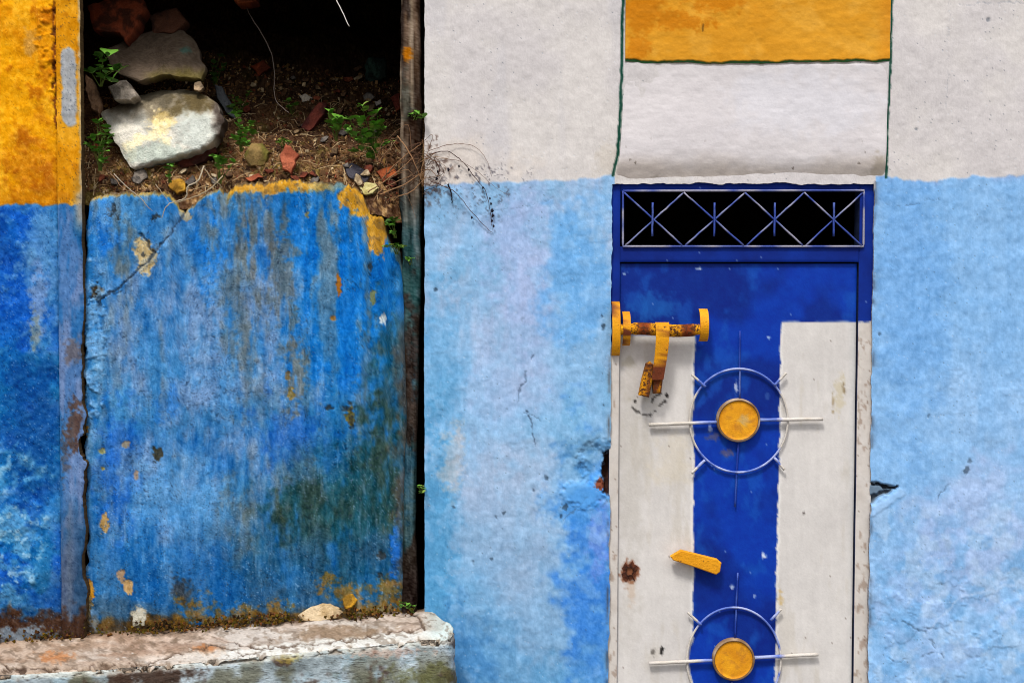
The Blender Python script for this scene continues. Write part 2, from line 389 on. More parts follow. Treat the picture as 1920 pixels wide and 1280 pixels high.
l = line(X, Y, [(1628, 906), (1648, 908), (1662, 915), (1682, 913)], 2, 4, 3); H -= .012 * l; col = mx(col, C(30, 32, 38), l * .85)
lip = line(X, Y, [(1634, 962), (1660, 942), (1688, 922)], 8, 5, 6); H += .003 * lip; col = mx(col, C(160, 196, 236), lip * .5)
# painted dark green outline of the panels
gl = np.maximum.reduce([line(X, Y, [(1168, -40), (1166, 120), (1163, 220), (1158, 290), (1149, 330)], 3.2, 1.5, 2),
                        line(X, Y, [(1673, -40), (1669, 118), (1664, 250), (1661, 334)], 2.6, 1.2, 3)])
col = mx(col, C(14, 62, 48), gl * .95); H -= .002 * gl
sheet('plaster_wall', PX, PY, 0, H, col, .25, M_plaster, facade, keep, core=(150, 150, 155))

# lintel panel (rolls back into the door head) and ochre panel
gx = np.arange(0, 1.0001, 1 / 248); gy = np.arange(0, 1.0001, 1 / 110)
U, Vv = np.meshgrid(gx, gy)
YY = 121 + Vv * (342 - 121)
xl = np.interp(YY, [118, 220, 290, 330, 345], [1170, 1167, 1162, 1154, 1151]); xr = np.interp(YY, [118, 334, 345], [1666, 1658, 1650])
XX = xl + U * (xr - xl); YY = YY + (fbm(XX, YY * 0, 40, 3) - .5) * 5 * (1 - Vv) + np.interp(XX, [1165, 1350, 1660], [0, 3, -2]) * (1 - Vv)
n2 = fbm(XX, YY, 80, 4); n3 = fbm(XX, YY, 16, 6, octv=3); brush = fbm(XX * .22, YY, 7, 9, octv=3)
col = mx(C(209, 204, 205), C(203, 198, 200), n2)
col = mx(col, C(206, 205, 212), blob(XX, YY, 1500, 190, 120, 60, 1, .5, 3) * .6)
col = mx(col, C(192, 178, 164), ss(285, 325, YY + (n2 - .5) * 30) * .55)  # lower part painted browner for the shade on the rolled lip
col = mx(col, C(150, 138, 120), blob(XX, YY, 1648, 312, 14, 20, .9, .6, 3) * .5)
brush = brush * .35 + fbm(XX * .6, YY, 12, 11) * .3 + .175; col += ((brush - .5) * 7)[..., None] + grain(XX.shape, 4, 5)
col = mx(col, C(90, 80, 70), specks(XX.shape, .0008, 1, 8) * ss(240, 330, YY) * .8)
col = mx(col, C(95, 85, 72), ss(334, 341, YY + (fbm(XX, YY * 0, 20, 8) - .5) * 16) * .3)
edgeo = 1 - np.clip(np.minimum.reduce([(XX - xl), (xr - XX), (YY - 119) * 1.2]) / 5, 0, 1)
bul = .012 * ss(140, 285, YY) - .022 * ss(285, 345, YY) ** 1.6
H = .004 + bul + .006 * (n2 - .5) + .0016 * (brush - .5) + .0008 * (n3 - .5) - .003 * edgeo ** 2
sheet('lintel_panel', XX, YY, 0, H, col, .05, M_lime, facade, core=(190, 185, 180))
YY = -300 + (1 - (1 - Vv) ** 2.2) * 417 ; YY = -300 + np.interp(np.linspace(0, 1, len(gy)), [0, .12, 1], [0, 280, 417])[:, None] + 0 * U
xl = np.interp(YY, [-300, 118], [1174, 1172]); xr = np.interp(YY, [-300, 118], [1674, 1667]); XX = xl + U * (xr - xl)
YY = YY + (fbm(XX, YY * 0, 40, 3) - .5) * 5 * Vv + np.interp(XX, [1165, 1350, 1660], [0, 3, -2]) * Vv
n2 = fbm(XX, YY, 80, 4); n3 = fbm(XX, YY, 16, 6, octv=3); brush = fbm(XX * .22, YY, 7, 9, octv=3)
brush = brush * .4 + fbm(XX * .7, YY, 14, 11) * .3 + .15; col = mx(C(214, 152, 46), C(204, 138, 34), n2); col = mx(col, C(220, 164, 66), ss(.5, .8, fbm(XX, YY, 50, 12)) * .5)
blot = np.maximum.reduce([blob(XX, YY, 1345, 4, 45, 20, .8, .6, 4), blob(XX, YY, 1200, 30, 38, 40, 1, .8, 5), blob(XX, YY, 1275, 40, 50, 20, .9, .8, 7), blob(XX, YY, 1195, 95, 18, 35, 1, .6, 5)])
col = mx(col, C(190, 112, 14), blot * .7); col = mx(col, C(206, 134, 34), ss(1635, 1665, XX) * .6)
col = mx(col, C(90, 60, 20), line(XX, YY, [(1316, 58), (1318, 48)], 2.2, 2, 3) * .7)
col += ((brush - .5) * 14)[..., None] + grain(XX.shape, 4, 5)
gl = ss(112.5, 115.5, YY - (fbm(XX, YY * 0, 40, 3) - .5) * 5 * Vv - np.interp(XX, [1165, 1350, 1660], [0, 3, -2]) * Vv + 1.2 * (fbm(XX, YY * 0, 22, 6) - .5) * 4)
col = mx(col, C(22, 66, 40), gl * .95)
H = .0095 + .005 * (n2 - .5) + .0016 * (n3 - .5) + .0014 * (brush - .5) + .0006 * (n3 - .5) - .003 * gl
sheet('ochre_panel', XX, YY, 0, H, col, .03, M_lime, facade, core=(120, 90, 30))

def room(name, x0, x1, y0, y1, z0, z1, parent=None, skip=(), m=None):
    v = [(x, y, z) for x in (x0, x1) for y in (y0, y1) for z in (z0, z1)]
    f = {'left': (0, 1, 3, 2), 'right': (4, 6, 7, 5), 'front': (0, 4, 5, 1), 'back': (2, 3, 7, 6), 'floor': (0, 2, 6, 4), 'ceil': (1, 5, 7, 3)}
    return mesh_np(name, np.array(v), [f[k] for k in f if k not in skip], None, m or M_dark, parent, smooth=False)
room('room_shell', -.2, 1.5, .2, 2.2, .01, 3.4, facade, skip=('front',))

# ------------------------------------------------------------------ front door
yF = .012        # face of the steel frame
yL = .026        # face of the leaf
door = thing('front_door', (.74, .03, 0), 'blue and white steel door with yellow round ornaments and a barred opening on top', 'door')
BL = C(4, 46, 148)
BD = C(2, 38, 128)
WH = C(204, 199, 194)
def dsheet(name, x0, x1, y0, y1, yy, dep, cf, parent, stp=2.5, wob=0, keepf=None, hf=None, taper=True):
    gx = np.linspace(x0, x1, max(4, int(abs(x1 - x0) / stp))); gy = np.linspace(y0, y1, max(4, int((min(y1, 1300) - y0) / stp)))
    A, B = np.meshgrid(gx, gy); PXd = A + (lean(A, B) if taper else 0)
    n2 = fbm(PXd, B, 90, 4); ed = np.minimum.reduce([A - x0, x1 - A, B - y0, y1 - B])
    Hh = .0035 * (fbm(PXd, B, 150, 9, octv=2) - .5) + .0012 * (n2 - .5) + .0006 * (fbm(PXd, B, 18, 5, asp=3) - .5) - .002 * (1 - np.clip(ed / 4, 0, 1)) ** 2
    if hf is not None: Hh = Hh + hf(PXd, B)
    return sheet(name, PXd, B, yy, Hh, cf(PXd, B), dep, M_door, parent, core=(40, 50, 80))
def bluepaint(X, Y):
    c = mx(BD, C(2, 52, 160), ss(.35, .75, fbm(X, Y, 110, 3)))
    c = mx(c, C(20, 84, 178), ss(.6, .85, fbm(X, Y, 34, 7, asp=1.6)) * .5)
    return c + ((fbm(X, Y, 14, 4) - .5) * 10)[..., None]
def framecol(X, Y):
    c = mx(C(2, 30, 112), C(4, 44, 140), fbm(X, Y, 40, 3))
    wb = np.where(X < 1400, 646, 603) + (fbm(X, Y, 12, 3) - .5) * 6
    wt = mx(WH, C(196, 188, 180), fbm(X, Y, 30, 8)) + ((fbm(X, Y, 7, 5) - .5) * 12)[..., None]
    wt = mx(wt, C(120, 100, 84), specks(X.shape, .006, 0, 4) * .7); wt = mx(wt, C(110, 80, 60), ss(.7, .82, fbm(X, Y, 10, 9, asp=2)) * .4)
    c = mx(c, C(110, 135, 190), specks(X.shape, .002, 0, 6) * .7)
    return mx(c, wt, ss(-1.5, 1.5, Y - wb))
def leafcol(X, Y):
    c = bluepaint(X, Y)
    c = mx(c, C(26, 100, 180), blob(X, Y, 1225, 575, 40, 26, 1, .6, 3) * .55)
    w = mx(C(212, 208, 204), C(200, 196, 193), fbm(X, Y, 120, 5)); w += ((fbm(X, Y, 9, 6) - .5) * 7 + (fbm(X, Y, 8, 11, asp=9) - .5) * 7)[..., None]
    w = mx(w, C(184, 176, 162), ss(.56, .8, fbm(X, Y, 16, 13, asp=6)) * ss(.45, .65, fbm(X, Y, 90, 3)) * .35)
    w = mx(w, C(176, 170, 160), blob(X, Y, 1180, 860, 26, 240, 1.3, .6, 4) * .35)
    w = mx(w, C(204, 192, 168), blob(X, Y, 1265, 860, 40, 40, 1, .6, 3) * .4)
    w = mx(w, C(186, 192, 194), ss(1585, 1612, X) * .5)
    xl = 1303 - 4 * (Y - 640) / 640 + (fbm(X * 0, Y, 22, 3) - .5) * 5; xr = np.interp(Y, [600, 640, 1290], [1466, 1464, 1452]) + (fbm(X * 0, Y, 16, 5) - .5) * 7
    m = np.maximum(ss(-1.3, 1.3, xl - X) * ss(-2, 2, Y - 628), ss(-1.3, 1.3, X - xr) * ss(-1.5, 1.5, Y - 603 - (fbm(X, Y * 0, 40, 6) - .5) * 4))
    # the blue disc field behind the ornaments runs over the white
    for cx, cy, rx, ry in ((1386, 788, 88, 92), (1376, 1238, 84, 94)):
        d = np.sqrt(((X - cx) / rx) ** 2 + ((Y - cy) / ry) ** 2) + (fbm(X, Y, 20, 4) - .5) * .03
        m = np.where(X < cx, np.minimum(m, ss(.98, 1.01, d)), m)
    e = ((m > .02) & (m < .98)).astype(float)
    c = mx(c, w, m)
    lip_hl = np.exp(-((xl - 3 - X) / 2.2) ** 2) * (Y > 640) + np.exp(-((X - xr - 3) / 2.2) ** 2) * (Y > 606)
    c = mx(c, C(232, 230, 228), np.clip(lip_hl, 0, 1) * m * .6)  # highlight painted along the edges of the white fields
    r = specks(X.shape, .0008, 0, 5); c = mx(c, C(110, 96, 86), r * m * .7)
    r = specks(X.shape, .0009, 0, 7); c = mx(c, C(110, 140, 200), r * (1 - m) * .7)
    # rust blushes, chips
    for a, b, rx, ry, cc, k in ((1338, 818, 14, 9, (96, 84, 110), .7), (1362, 848, 12, 9, (100, 84, 108), .7), (1438, 742, 8, 8, (60, 90, 160), .6),
                                (1575, 740, 12, 34, (190, 176, 140), .5), (1582, 728, 5, 9, (120, 100, 70), .7), (1562, 755, 2.5, 24, (150, 132, 100), .7),
                                (1432, 1040, 5, 8, (220, 225, 235), .9), (1372, 1098, 4, 4, (200, 210, 230), .8), (1415, 1118, 4, 3, (180, 195, 225), .8),
                                (1380, 725, 3, 10, (200, 205, 225), .8), (1331, 802, 4, 6, (170, 180, 215), .8), (1463, 1120, 6, 14, (196, 160, 90), .6),
                                (1240, 1218, 4, 9, (20, 18, 18), .9), (1225, 1222, 5, 9, (90, 85, 80), .8), (1442, 632, 3, 3, (180, 200, 230), .8),
                                (1308, 503, 6, 2.5, (190, 200, 220), .9), (1172, 512, 3.5, 3.5, (150, 175, 215), .9), (1508, 962, 3, 3, (60, 50, 46), .8), (1240, 805, 20, 7, (120, 110, 100), .25)):
        c = mx(c, C(*cc), blob(X, Y, a, b, rx * .8, ry * .8, .9, .8, 3) * k)
    c = mx(c, C(130, 80, 54), blob(X, Y, 1181, 1072, 15, 22, .5, .5, 4)); c = mx(c, C(190, 160, 132), blob(X, Y, 1184, 1108, 6, 24, 1.2, .6, 5) * .4)
    arc = line(X, Y, [(1180, 760), (1192, 772), (1215, 778), (1240, 768)], 2.4, 3, 4) * ss(.35, .5, fbm(X, Y, 12, 5)) + line(X, Y, [(1236, 762), (1248, 752)], 2.2, 2, 3) + line(X, Y, [(1222, 752), (1236, 738)], 2.4, 3, 5)
    c = mx(c, C(26, 22, 20), np.clip(arc, 0, 1) * .7)
    for a, b, r in ((1250, 741, 3.5), (1190, 752, 3.2), (1237, 737, 4)): c = mx(c, C(30, 24, 22), blob(X, Y, a, b, r, r, .5, .4, 3))
    dirt = ss(.5, .75, fbm(X, Y, 22, 8)) * blob(X, Y, 1200, 700, 40, 50, 1, .5, 6); c = mx(c, C(168, 160, 140), dirt * m * .5)
    return c + grain(X.shape, 2.5, 9)
dsheet('door_leaf', 1163, 1609, 494, 1550, yL, .04, leafcol, door)
# steel frame: jambs, head and transom rail, each butting the next
dsheet('jamb', 1146, 1163.5, 344, 1550, yF, .07, framecol, door)
dsheet('jamb', 1613, 1641, 344, 1550, yF, .07, framecol, door)
dsheet('frame_head', 1164, 1612.5, 340, 358, yF + .001, .06, framecol, door)
dsheet('transom_rail', 1164, 1612.5, 462, 491, yF + .001, .06, framecol, door)
# blue casing strip inside the right jamb
ROD = .0042
def rodcol(X, Y):
    k = vn(np.array(float(X)), np.array(float(Y)), 22, 22, 5)
    return mx(C(50, 70, 150), C(150, 148, 166), ss(.35, .65, k))
gr = MB()
R0 = 1170; R1 = 1620
yG = .008
gl_ = [(1168, 358), (1620, 357), (1619, 462), (1168, 462)]
def rod(name, a, b, r, yy, parent, colf, n=10, jit=.0006, seed=0):
    rr = random.Random(seed); mbx = MB()
    pts = [PV(a[0] + (b[0] - a[0]) * i / (n - 1), a[1] + (b[1] - a[1]) * i / (n - 1), yy) + Vector((rr.uniform(-jit, jit), 0, rr.uniform(-jit, jit))) for i in range(n)]
    tube(mbx, pts, [r * rr.uniform(.9, 1.1) for _ in range(n)], colf, 8)
    return mbx.build(name, M_rod, parent, smooth=True)
grille = MB(); pts = []
for (a, b), (c, d) in zip(gl_, gl_[1:] + gl_[:1]):
    pts += [PV(a + (c - a) * i / 24, b + (d - b) * i / 24, yG) for i in range(24)]
tube(grille, pts + [pts[0]], .0036, rodcol, 8)
gobj = grille.build('transom_grille', M_rod, door, smooth=True)
mids = [1224, 1340, 1453, 1564]; edges = [1170, 1282, 1397, 1508, 1618]
s = 0
for i, mxx in enumerate(mids):
    for (a, b) in (((edges[i], 361), (edges[i + 1] - 3, 460)), ((edges[i] + 3, 460), (edges[i + 1], 361))):
        def dc(X, Y, m=mxx):
            c = rodcol(X + s * 31, Y); k = math.exp(-((X - m) / 14) ** 2); return c + (C(40, 66, 150) - c) * k * .8
        rod('diagonal_bar', a, b, .0029, yG + (.003 if s % 2 else -.002), gobj, dc, 14, seed=s); s += 1
    rod('upright_bar', (mxx, 380), (mxx - 1, 443), .0034, yG - .006, gobj, dc, 8, seed=40 + i)

# round ornaments
def discmesh(mbx, cx, cy, r, y0, y1, colf):
    n = 56; c = PV(cx, cy, y0); R = r * PXM
    rings = [(0, y0 + .004), (.12, y0 + .004), (.25, y0 + .0042), (.4, y0 + .0034), (.52, y0 + .0038), (.64, y0 + .003), (.76, y0 + .0036), (.88, y0 + .003), (.9, y0 + .0002), (.95, y0), (1.0, y0 + .003), (1.0, y1)]
    V = []; Cc = []
    for q, yy in rings:
        for k in range(n):
            a = 2 * math.pi * k / n
            p = Vector((c.x + R * q * math.cos(a), yy, c.z + R * q * math.sin(a)))
            V.append(p); Cc.append(colf(q, *proj(p.x, p.y, p.z)))
    Fc = [(i * n + k, (i + 1) * n + k, (i + 1) * n + (k + 1) % n, i * n + (k + 1) % n) for i in range(len(rings) - 1) for k in range(n)]
    mbx.add(V, Fc, np.array(Cc))
def ornament(cx, cy, r, rx, ry, rays, lab):
    y0 = .013
    root = MB()
    def rc(X, Y):
        k = float(vn(np.array(float(X)), np.array(float(Y)), 14, 14, 9)); inside = 1304 + 4 < X < 1462
        base = mx(C(84, 108, 188), C(158, 168, 212), ss(.35, .7, np.array(k))) if inside else mx(C(206, 200, 194), C(190, 182, 170), np.array(k))
        return base
    ring = [PV(cx + rx * math.cos(a), cy + ry * math.sin(a), y0 + .003) for a in np.linspace(0, 2 * math.pi, 73)]
    tube(root, ring, .0036, rc, 8, cap=False)
    o = root.build('sun_ornament', M_rod, door, smooth=True); tag(o, lab)
    d = MB()
    def yc(q, X, Y):
        if q >= .9: return mx(C(190, 170, 150), C(110, 80, 50), vn(np.array(X), np.array(Y), 12, 12, 4)) if q > .94 else C(90, 60, 30)
        X = np.array(float(X)); Y = np.array(float(Y)); c = mx(C(230, 162, 28), C(204, 132, 18), fbm(X, Y, 14, 5))
        c = mx(c, C(190, 160, 110), blob(X, Y, 1394, 787, 8, 10, .9, .6, 3) * .8); c = mx(c, C(170, 110, 40), ss(.6, .8, fbm(X, Y, 9, 8)) * .5)
        return c
    discmesh(d, cx, cy, r, y0 - .012, yL, yc)
    dd = d.build('disc', M_disc, o, smooth=True)
    for i, (a, b, rr, c) in enumerate(rays):
        yy = y0 + .002
        cf = rc
        if c == 'b': cf = lambda X, Y: mx(C(12, 50, 150), C(90, 110, 180), ss(.5, .8, vn(np.array(float(X)), np.array(float(Y)), 12, 12, 7)))
        rod('ray', a, b, rr, yy - (.0045 if c != 'b' else -.004), o, cf, 9, seed=60 + i)
    return o
ornament(1385, 788, 41, 92, 97, [((1217, 796), (1345, 791), .0058, 'w'), ((1425, 787), (1543, 785), .0058, 'w'),
         ((1387, 620), (1387, 747), .003, 'b'), ((1384, 830), (1378, 950), .003, 'b'), ((1297, 702), (1323, 725), .0046, 'w'),
         ((1452, 722), (1474, 699), .0046, 'w'), ((1322, 862), (1296, 887), .0046, 'w'), ((1452, 858), (1471, 880), .0046, 'w')], 'complete round ornament at the middle of the door')
ornament(1376, 1237, 40, 88, 99, [((1217, 1243), (1337, 1237), .006, 'w'), ((1415, 1232), (1534, 1226), .006, 'w'),
         ((1383, 1073), (1378, 1197), .003, 'b'), ((1372, 1277), (1368, 1390), .003, 'b'), ((1290, 1148), (1315, 1171), .0046, 'w'),
         ((1445, 1162), (1465, 1141), .0046, 'w'), ((1315, 1310), (1290, 1335), .0046, 'w'), ((1440, 1308), (1462, 1330), .0046, 'w')], 'lower round ornament cut by the bottom of the photo')

# slide bolt
def yellow(rust=.3):
    def f(X, Y):
        X = np.array(float(X)); Y = np.array(float(Y)); k = fbm(X, Y, 16, 5)
        c = mx(C(232, 164, 22), C(214, 138, 14), fbm(X, Y, 30, 3))
        return mx(c, C(104, 48, 24), ss(1 - rust - .12, 1 - rust + .08, k))
    return f
bolt = MB()
pts = [PV(1164 + (1312 - 1164) * i / 40, 618 + (-2) * math.sin(i / 6), -.022) for i in range(41)]
def barc(X, Y):
    c = yellow(.12)(X, Y)
    for a in (1207, 1288): c = c + (C(112, 42, 26) - c) * float(np.exp(-((X - a) / 13) ** 4)) * .85
    return c
rad = [.0205 if 6 < i < 38 else .0175 for i in range(41)]
tube(bolt, pts, rad, barc, 14)
bo = bolt.build('slide_bolt', M_rusty, door, smooth=True); tag(bo, 'rusty yellow slide bolt on the left edge of the door')
def arcplate(x0, x1, y0, y1, proud, name, rust=.25, n=12):
    """a strap bent outwards like a staple, fixed to the door above and below"""
    mbx = MB(); V = []; Cc = []; th = .006
    for i in range(n + 1):
        t = i / n; yy = y0 + (y1 - y0) * t; d = proud * (math.sin(math.pi * t) ** .5 if 0 < t < 1 else 0)
        for xx, dd in ((x0, d), (x1, d), (x1, max(d - th, -.03) - .002), (x0, max(d - th, -.03) - .002)):
            p = PV(xx, yy, .0); p.y = .01 - dd; V.append(p); Cc.append(yellow(rust)(xx, yy))
    Fc = [(i * 4 + k, (i + 1) * 4 + k, (i + 1) * 4 + (k + 1) % 4, i * 4 + (k + 1) % 4) for i in range(n) for k in range(4)]
    Fc += [(3, 2, 1, 0), (n * 4, n * 4 + 1, n * 4 + 2, n * 4 + 3)]
    mbx.add(V, Fc, np.array(Cc)); return mbx.build(name, M_yel, bo, smooth=False)
arcplate(1147, 1162, 565, 667, .045, 'staple', .25, 16)
arcplate(1167, 1181, 584, 648, .05, 'keeper', .45)
arcplate(1311, 1327, 579, 640, .042, 'keeper', .3)
# hanging hasp: flat strap curling over the bar and two rusty loops
mbx = MB(); V = []; Cc = []
cl = [(1241, 604, -.047), (1242, 622, -.054), (1241, 645, -.052), (1239, 668, -.046), (1236, 690, -.042), (1233, 712, -.039)]
cl = smoothpath(cl, 20)
for i, (a, b, yy) in enumerate(cl):
    wdt = 13 - i * .1
    for sx, dy in ((-1, 0), (1, 0), (1, .006), (-1, .006)):
        p = PV(a + sx * wdt, b, -.04); p.y = yy + dy; V.append(p); Cc.append(yellow(.2 + .55 * max(0, i - 11) / 8)(a + sx * wdt, b))
n = len(cl)
Fc = [(i * 4 + k, (i + 1) * 4 + k, (i + 1) * 4 + (k + 1) % 4, i * 4 + (k + 1) % 4) for i in range(n - 1) for k in range(4)] + [(3, 2, 1, 0), (n * 4 - 4, n * 4 - 3, n * 4 - 2, n * 4 - 1)]
mbx.add(V, Fc, np.array(Cc)); mbx.build('hasp', M_yel, bo)
for px0, pts in ((0, [(1212, 682), (1204, 712), (1198, 741), (1217, 745), (1224, 712), (1226, 684), (1220, 678)]), (1, [(1225, 690), (1224, 716), (1225, 738), (1240, 737), (1244, 704), (1246, 684)])):
    mbx = MB(); prism(mbx, pts, -.036 + px0 * .006, .0, yellow(.55), .005)
    mbx.build('padlock_loop', M_rusty, bo)
# pull handle and keyhole
mbx = MB()
hp = [(1262, 1050), (1257, 1043), (1277, 1031), (1345, 1048), (1353, 1055), (1350, 1072), (1343, 1077), (1334, 1074), (1300, 1062)]
prism(mbx, hp, -.012, .006, lambda X, Y: mx(C(232, 162, 26), C(212, 140, 20), fbm(np.array(float(X)), np.array(float(Y)), 20, 4)), .003)
prism(mbx, [(1285, 1038), (1310, 1044), (1308, 1060), (1286, 1053)], .004, yL, C(190, 128, 20), .001)
tag(mbx.build('pull_handle', M_yel, door), 'slanting yellow bar below the upper ornament')
mbx = MB(); r_ = random.Random(4)
poly = [(1181 + (17 if k % 2 else 16) * r_.uniform(.55, 1.1) * math.cos(k * math.pi / 10), 1071 + (22 if k % 2 else 20) * r_.uniform(.6, 1.15) * math.sin(k * math.pi / 10)) for k in range(20)]
inner = [(1181 + 8 * math.cos(k * math.pi / 10), 1068 + 10 * math.sin(k * math.pi / 10)) for k in range(20)]
V = [PV(a, b, yL - .0025) for a, b in poly] + [PV(a * .45 + 1181 * .55, b * .45 + 1070 * .55, yL - .006) for a, b in poly] + [PV(a, b, yL + .008) for a, b in inner] + [PV(a, b, yL + .03) for a, b in inner]
cc = [C(110, 62, 42) if k % 3 else C(70, 40, 30) for k in range(20)] + [C(52, 30, 24)] * 20 + [C(20, 14, 12)] * 40
Fc = [(l * 20 + k, (l + 1) * 20 + k, (l + 1) * 20 + (k + 1) % 20, l * 20 + (k + 1) % 20) for l in range(3) for k in range(20)] + [tuple(60 + k for k in range(20))]
mbx.add(V, Fc, np.array(cc)); tag(mbx.build('keyhole', M_stone, door), 'rusted out hole at the left of the door')

# ------------------------------------------------------------------ left pier
pier = thing('wall_pier', (-1.9, .0, 0), 'orange over dark blue plastered wall end at the far left of the rubble opening', 'wall')
gx = np.r_[np.arange(-900, -20, 40), np.arange(-20, 108, 2), 107.5].astype(float)
gy = np.r_[np.arange(-620, -20, 30), np.arange(-20, 1296, 2), np.arange(1310, 1560, 24)].astype(float)
GX, GY = np.meshgrid(gx, gy); PX = GX + lean(GX, GY); PY = GY
def piercol(X, Y):
    n1 = fbm(X, Y, 130, 2); n2 = fbm(X, Y, 45, 3); n3 = fbm(X, Y, 15, 6)
    o = mx(C(232, 160, 14), C(214, 138, 8), ss(.35, .7, n1)); o = mx(o, C(184, 104, 8), ss(.52, .75, n2 * .6 + n3 * .4) * .8)
    o = mx(o, C(238, 178, 40), ss(.6, .8, fbm(X, Y, 40, 9, asp=3)) * .5); o = mx(o, C(150, 76, 14), blob(X, Y, 60, 290, 40, 60, 1, .8, 3) * .35)
    o = mx(o, C(196, 150, 90), blob(X, Y, 58, 80, 12, 20, 1, .8, 3) * .6)
    o = mx(o, C(170, 98, 10), ss(340, 384, Y + (n2 - .5) * 40) * .6)
    b = mx(C(14, 84, 182), C(26, 110, 186), ss(.4, .7, n1)); b = mx(b, C(8, 66, 152), ss(.45, .75, fbm(X, Y, 80, 8)) * .8)
    b = mx(b, C(104, 158, 206), ss(.56, .74, n2 * .5 + n3 * .5) * .45)
    b = mx(b, mx(C(46, 116, 174), C(84, 132, 178), n2), ss(30, 100, X + (n2 - .5) * 90 + (n3 - .5) * 30) * ss(.3, .6, n1 + .1) * .6)
    b = mx(b, C(96, 150, 196), blob(X, Y, 75, 470, 25, 120, 1, .6, 6) * .6); b = mx(b, C(112, 140, 186), blob(X, Y, 72, 570, 16, 60, .8, .7, 4) * .7)
    b = mx(b, C(140, 136, 100), blob(X, Y, 66, 620, 8, 35, .9, .8, 4) * .5)
    b = mx(b, C(10, 96, 150), ss(.5, .7, fbm(X, Y, 60, 12)) * ss(560, 700, Y) * .6)
    b = mx(b, C(8, 58, 130), blob(X, Y, 60, 800, 60, 110, 1.2, .7, 4) * .6)
    b = mx(b, C(64, 130, 188), ss(400, 384, Y + (n3 - .5) * 30) * .6)
    fo = blob(X, Y, 28, 1020, 64, 130, .9, .7, 5); b = mx(b, mx(C(96, 160, 206), C(60, 128, 176), n3), fo * ss(.3, .6, fbm(X, Y, 24, 4)) * .85)
    b = mx(b, C(150, 190, 215), fo * ss(.62, .78, n3) * .7)
    b = mx(b, C(20, 60, 92), ss(1080, 1160, Y + (n2 - .5) * 80) * .55); b = mx(b, C(64, 42, 30), ss(1130, 1165, Y + (n3 - .5) * 50))
    b = mx(b, C(110, 120, 130), blob(X, Y, 40, 1190, 60, 14, .8, .8, 3))
    m = ss(-2.5, 2.5, Y - 383 - (fbm(X, Y * 0, 30, 3) - .5) * 12)
    return mx(o, b, m), n1, n2, n3, fo
c, n1, n2, n3, fo = piercol(PX, PY)
H = .012 * (n1 - .5) + .007 * (n2 - .5) + .0035 * (n3 - .5) + .012 * fo * (fbm(PX, PY, 22, 7) - .4)
pl = blob(PX, PY, 96, 80, 20, 95, .8, .8, 5) * ss(.45, .6, fbm(PX, PY, 26, 9)); H += .006 * pl
c = mx(c, C(110, 54, 20), (line(PX, PY, [(101, 0), (104, 40), (99, 90), (103, 130), (102, 240)], 2.6, 6, 5)) * .85)
H -= .004 * line(PX, PY, [(101, 0), (104, 40), (99, 90), (103, 130), (102, 240)], 3, 6, 5)
for a, b, r in ((101, 58, 5), (100, 125, 4), (103, 20, 4), (98, 160, 3)):
    l = blob(PX, PY, a, b, r, r * 1.8, .5, .6, 3); c = mx(c, C(70, 34, 14), l * .8); H -= .004 * l
c += grain(PX.shape, 10, 3) + ((fbm(PX, PY, 7, 4, octv=2) - .5) * 30)[..., None]
c = mx(c, C(140, 176, 214), specks(PX.shape, .02, 0, 9) * .4 * (PY > 390)); c = mx(c, C(10, 30, 70), specks(PX.shape, .03, 0, 10) * .5 * (PY > 390)); c = mx(c, C(130, 72, 10), specks(PX.shape, .02, 0, 12) * .4 * (PY < 384)); c = mx(c, C(250, 200, 80), specks(PX.shape, .02, 0, 13) * .35 * (PY < 384))
H += .004 * ss(96, 107, GX) * 0 - .006 * np.exp(-(107.5 - GX) / 4)
sheet('plaster_face', PX, PY, 0, H, c, .06, M_old, pier, core=(60, 60, 70))
# raised strip along its right edge
gx = np.linspace(108, 153, 24); GX, GY = np.meshgrid(gx, gy); PX = GX + lean(GX, GY); PY = GY
ed = np.exp(-(153 - GX) / 5); PX = PX + (fbm(GX * 0, GY, 30, 4) - .5) * 8 * ed * (.35 + ss(500, 620, GY)) - 8 * blob(GX, GY, 150, 835, 20, 22, .6, .5, 3) * ed
n1 = fbm(PX, PY, 90, 2); n2 = fbm(PX, PY, 30, 3); n3 = fbm(PX, PY, 11, 6); sv = fbm(PX, PY, 14, 9, asp=7)
o = mx(C(226, 160, 34), C(206, 136, 12), ss(.35, .7, n1)); o = mx(o, C(180, 110, 14), ss(.55, .75, n2) * .6)
sw = 1 - ss(-2, 3, np.hypot(PX - 130 - (PY - 165) * .02, np.maximum(0, np.abs(PY - 165) - 62)) - 13.5 + ss(180, 250, PY) * 3 + (fbm(PX, PY, 14, 8) - .5) * 7)
o = mx(o, mx(C(166, 168, 170), C(150, 154, 158), n3), sw)
o = mx(o, C(196, 180, 150), ss(148, 153, GX + (n3 - .5) * 5) * .8); o = mx(o, C(156, 150, 140), ss(320, 385, PY + (n2 - .5) * 50) * ss(134, 148, PX))
b = mx(C(74, 116, 170), C(44, 106, 168), ss(.4, .65, sv)); b = mx(b, C(108, 130, 172), ss(.52, .72, fbm(PX, PY, 34, 5, asp=3)) * .8)
b = mx(b, C(24, 86, 140), ss(122, 150, GX) * ss(.4, .6, fbm(PX, PY, 50, 7, asp=3)) * .8)
b = mx(b, C(98, 92, 98), blob(PX, PY, 136, 655, 14, 24, .7, .6, 3) * .85); b = mx(b, C(84, 56, 40), blob(PX, PY, 140, 800, 14, 40, .7, .8, 5) * .8)
b = mx(b, C(82, 66, 60), blob(PX, PY, 122, 850, 8, 40, 1, .8, 6) * .6); b = mx(b, C(50, 60, 78), ss(880, 1100, PY) * .6)
b = mx(b, C(84, 100, 120), np.exp(-((PX - 131) / 6) ** 2) * ss(900, 980, PY) * .6)
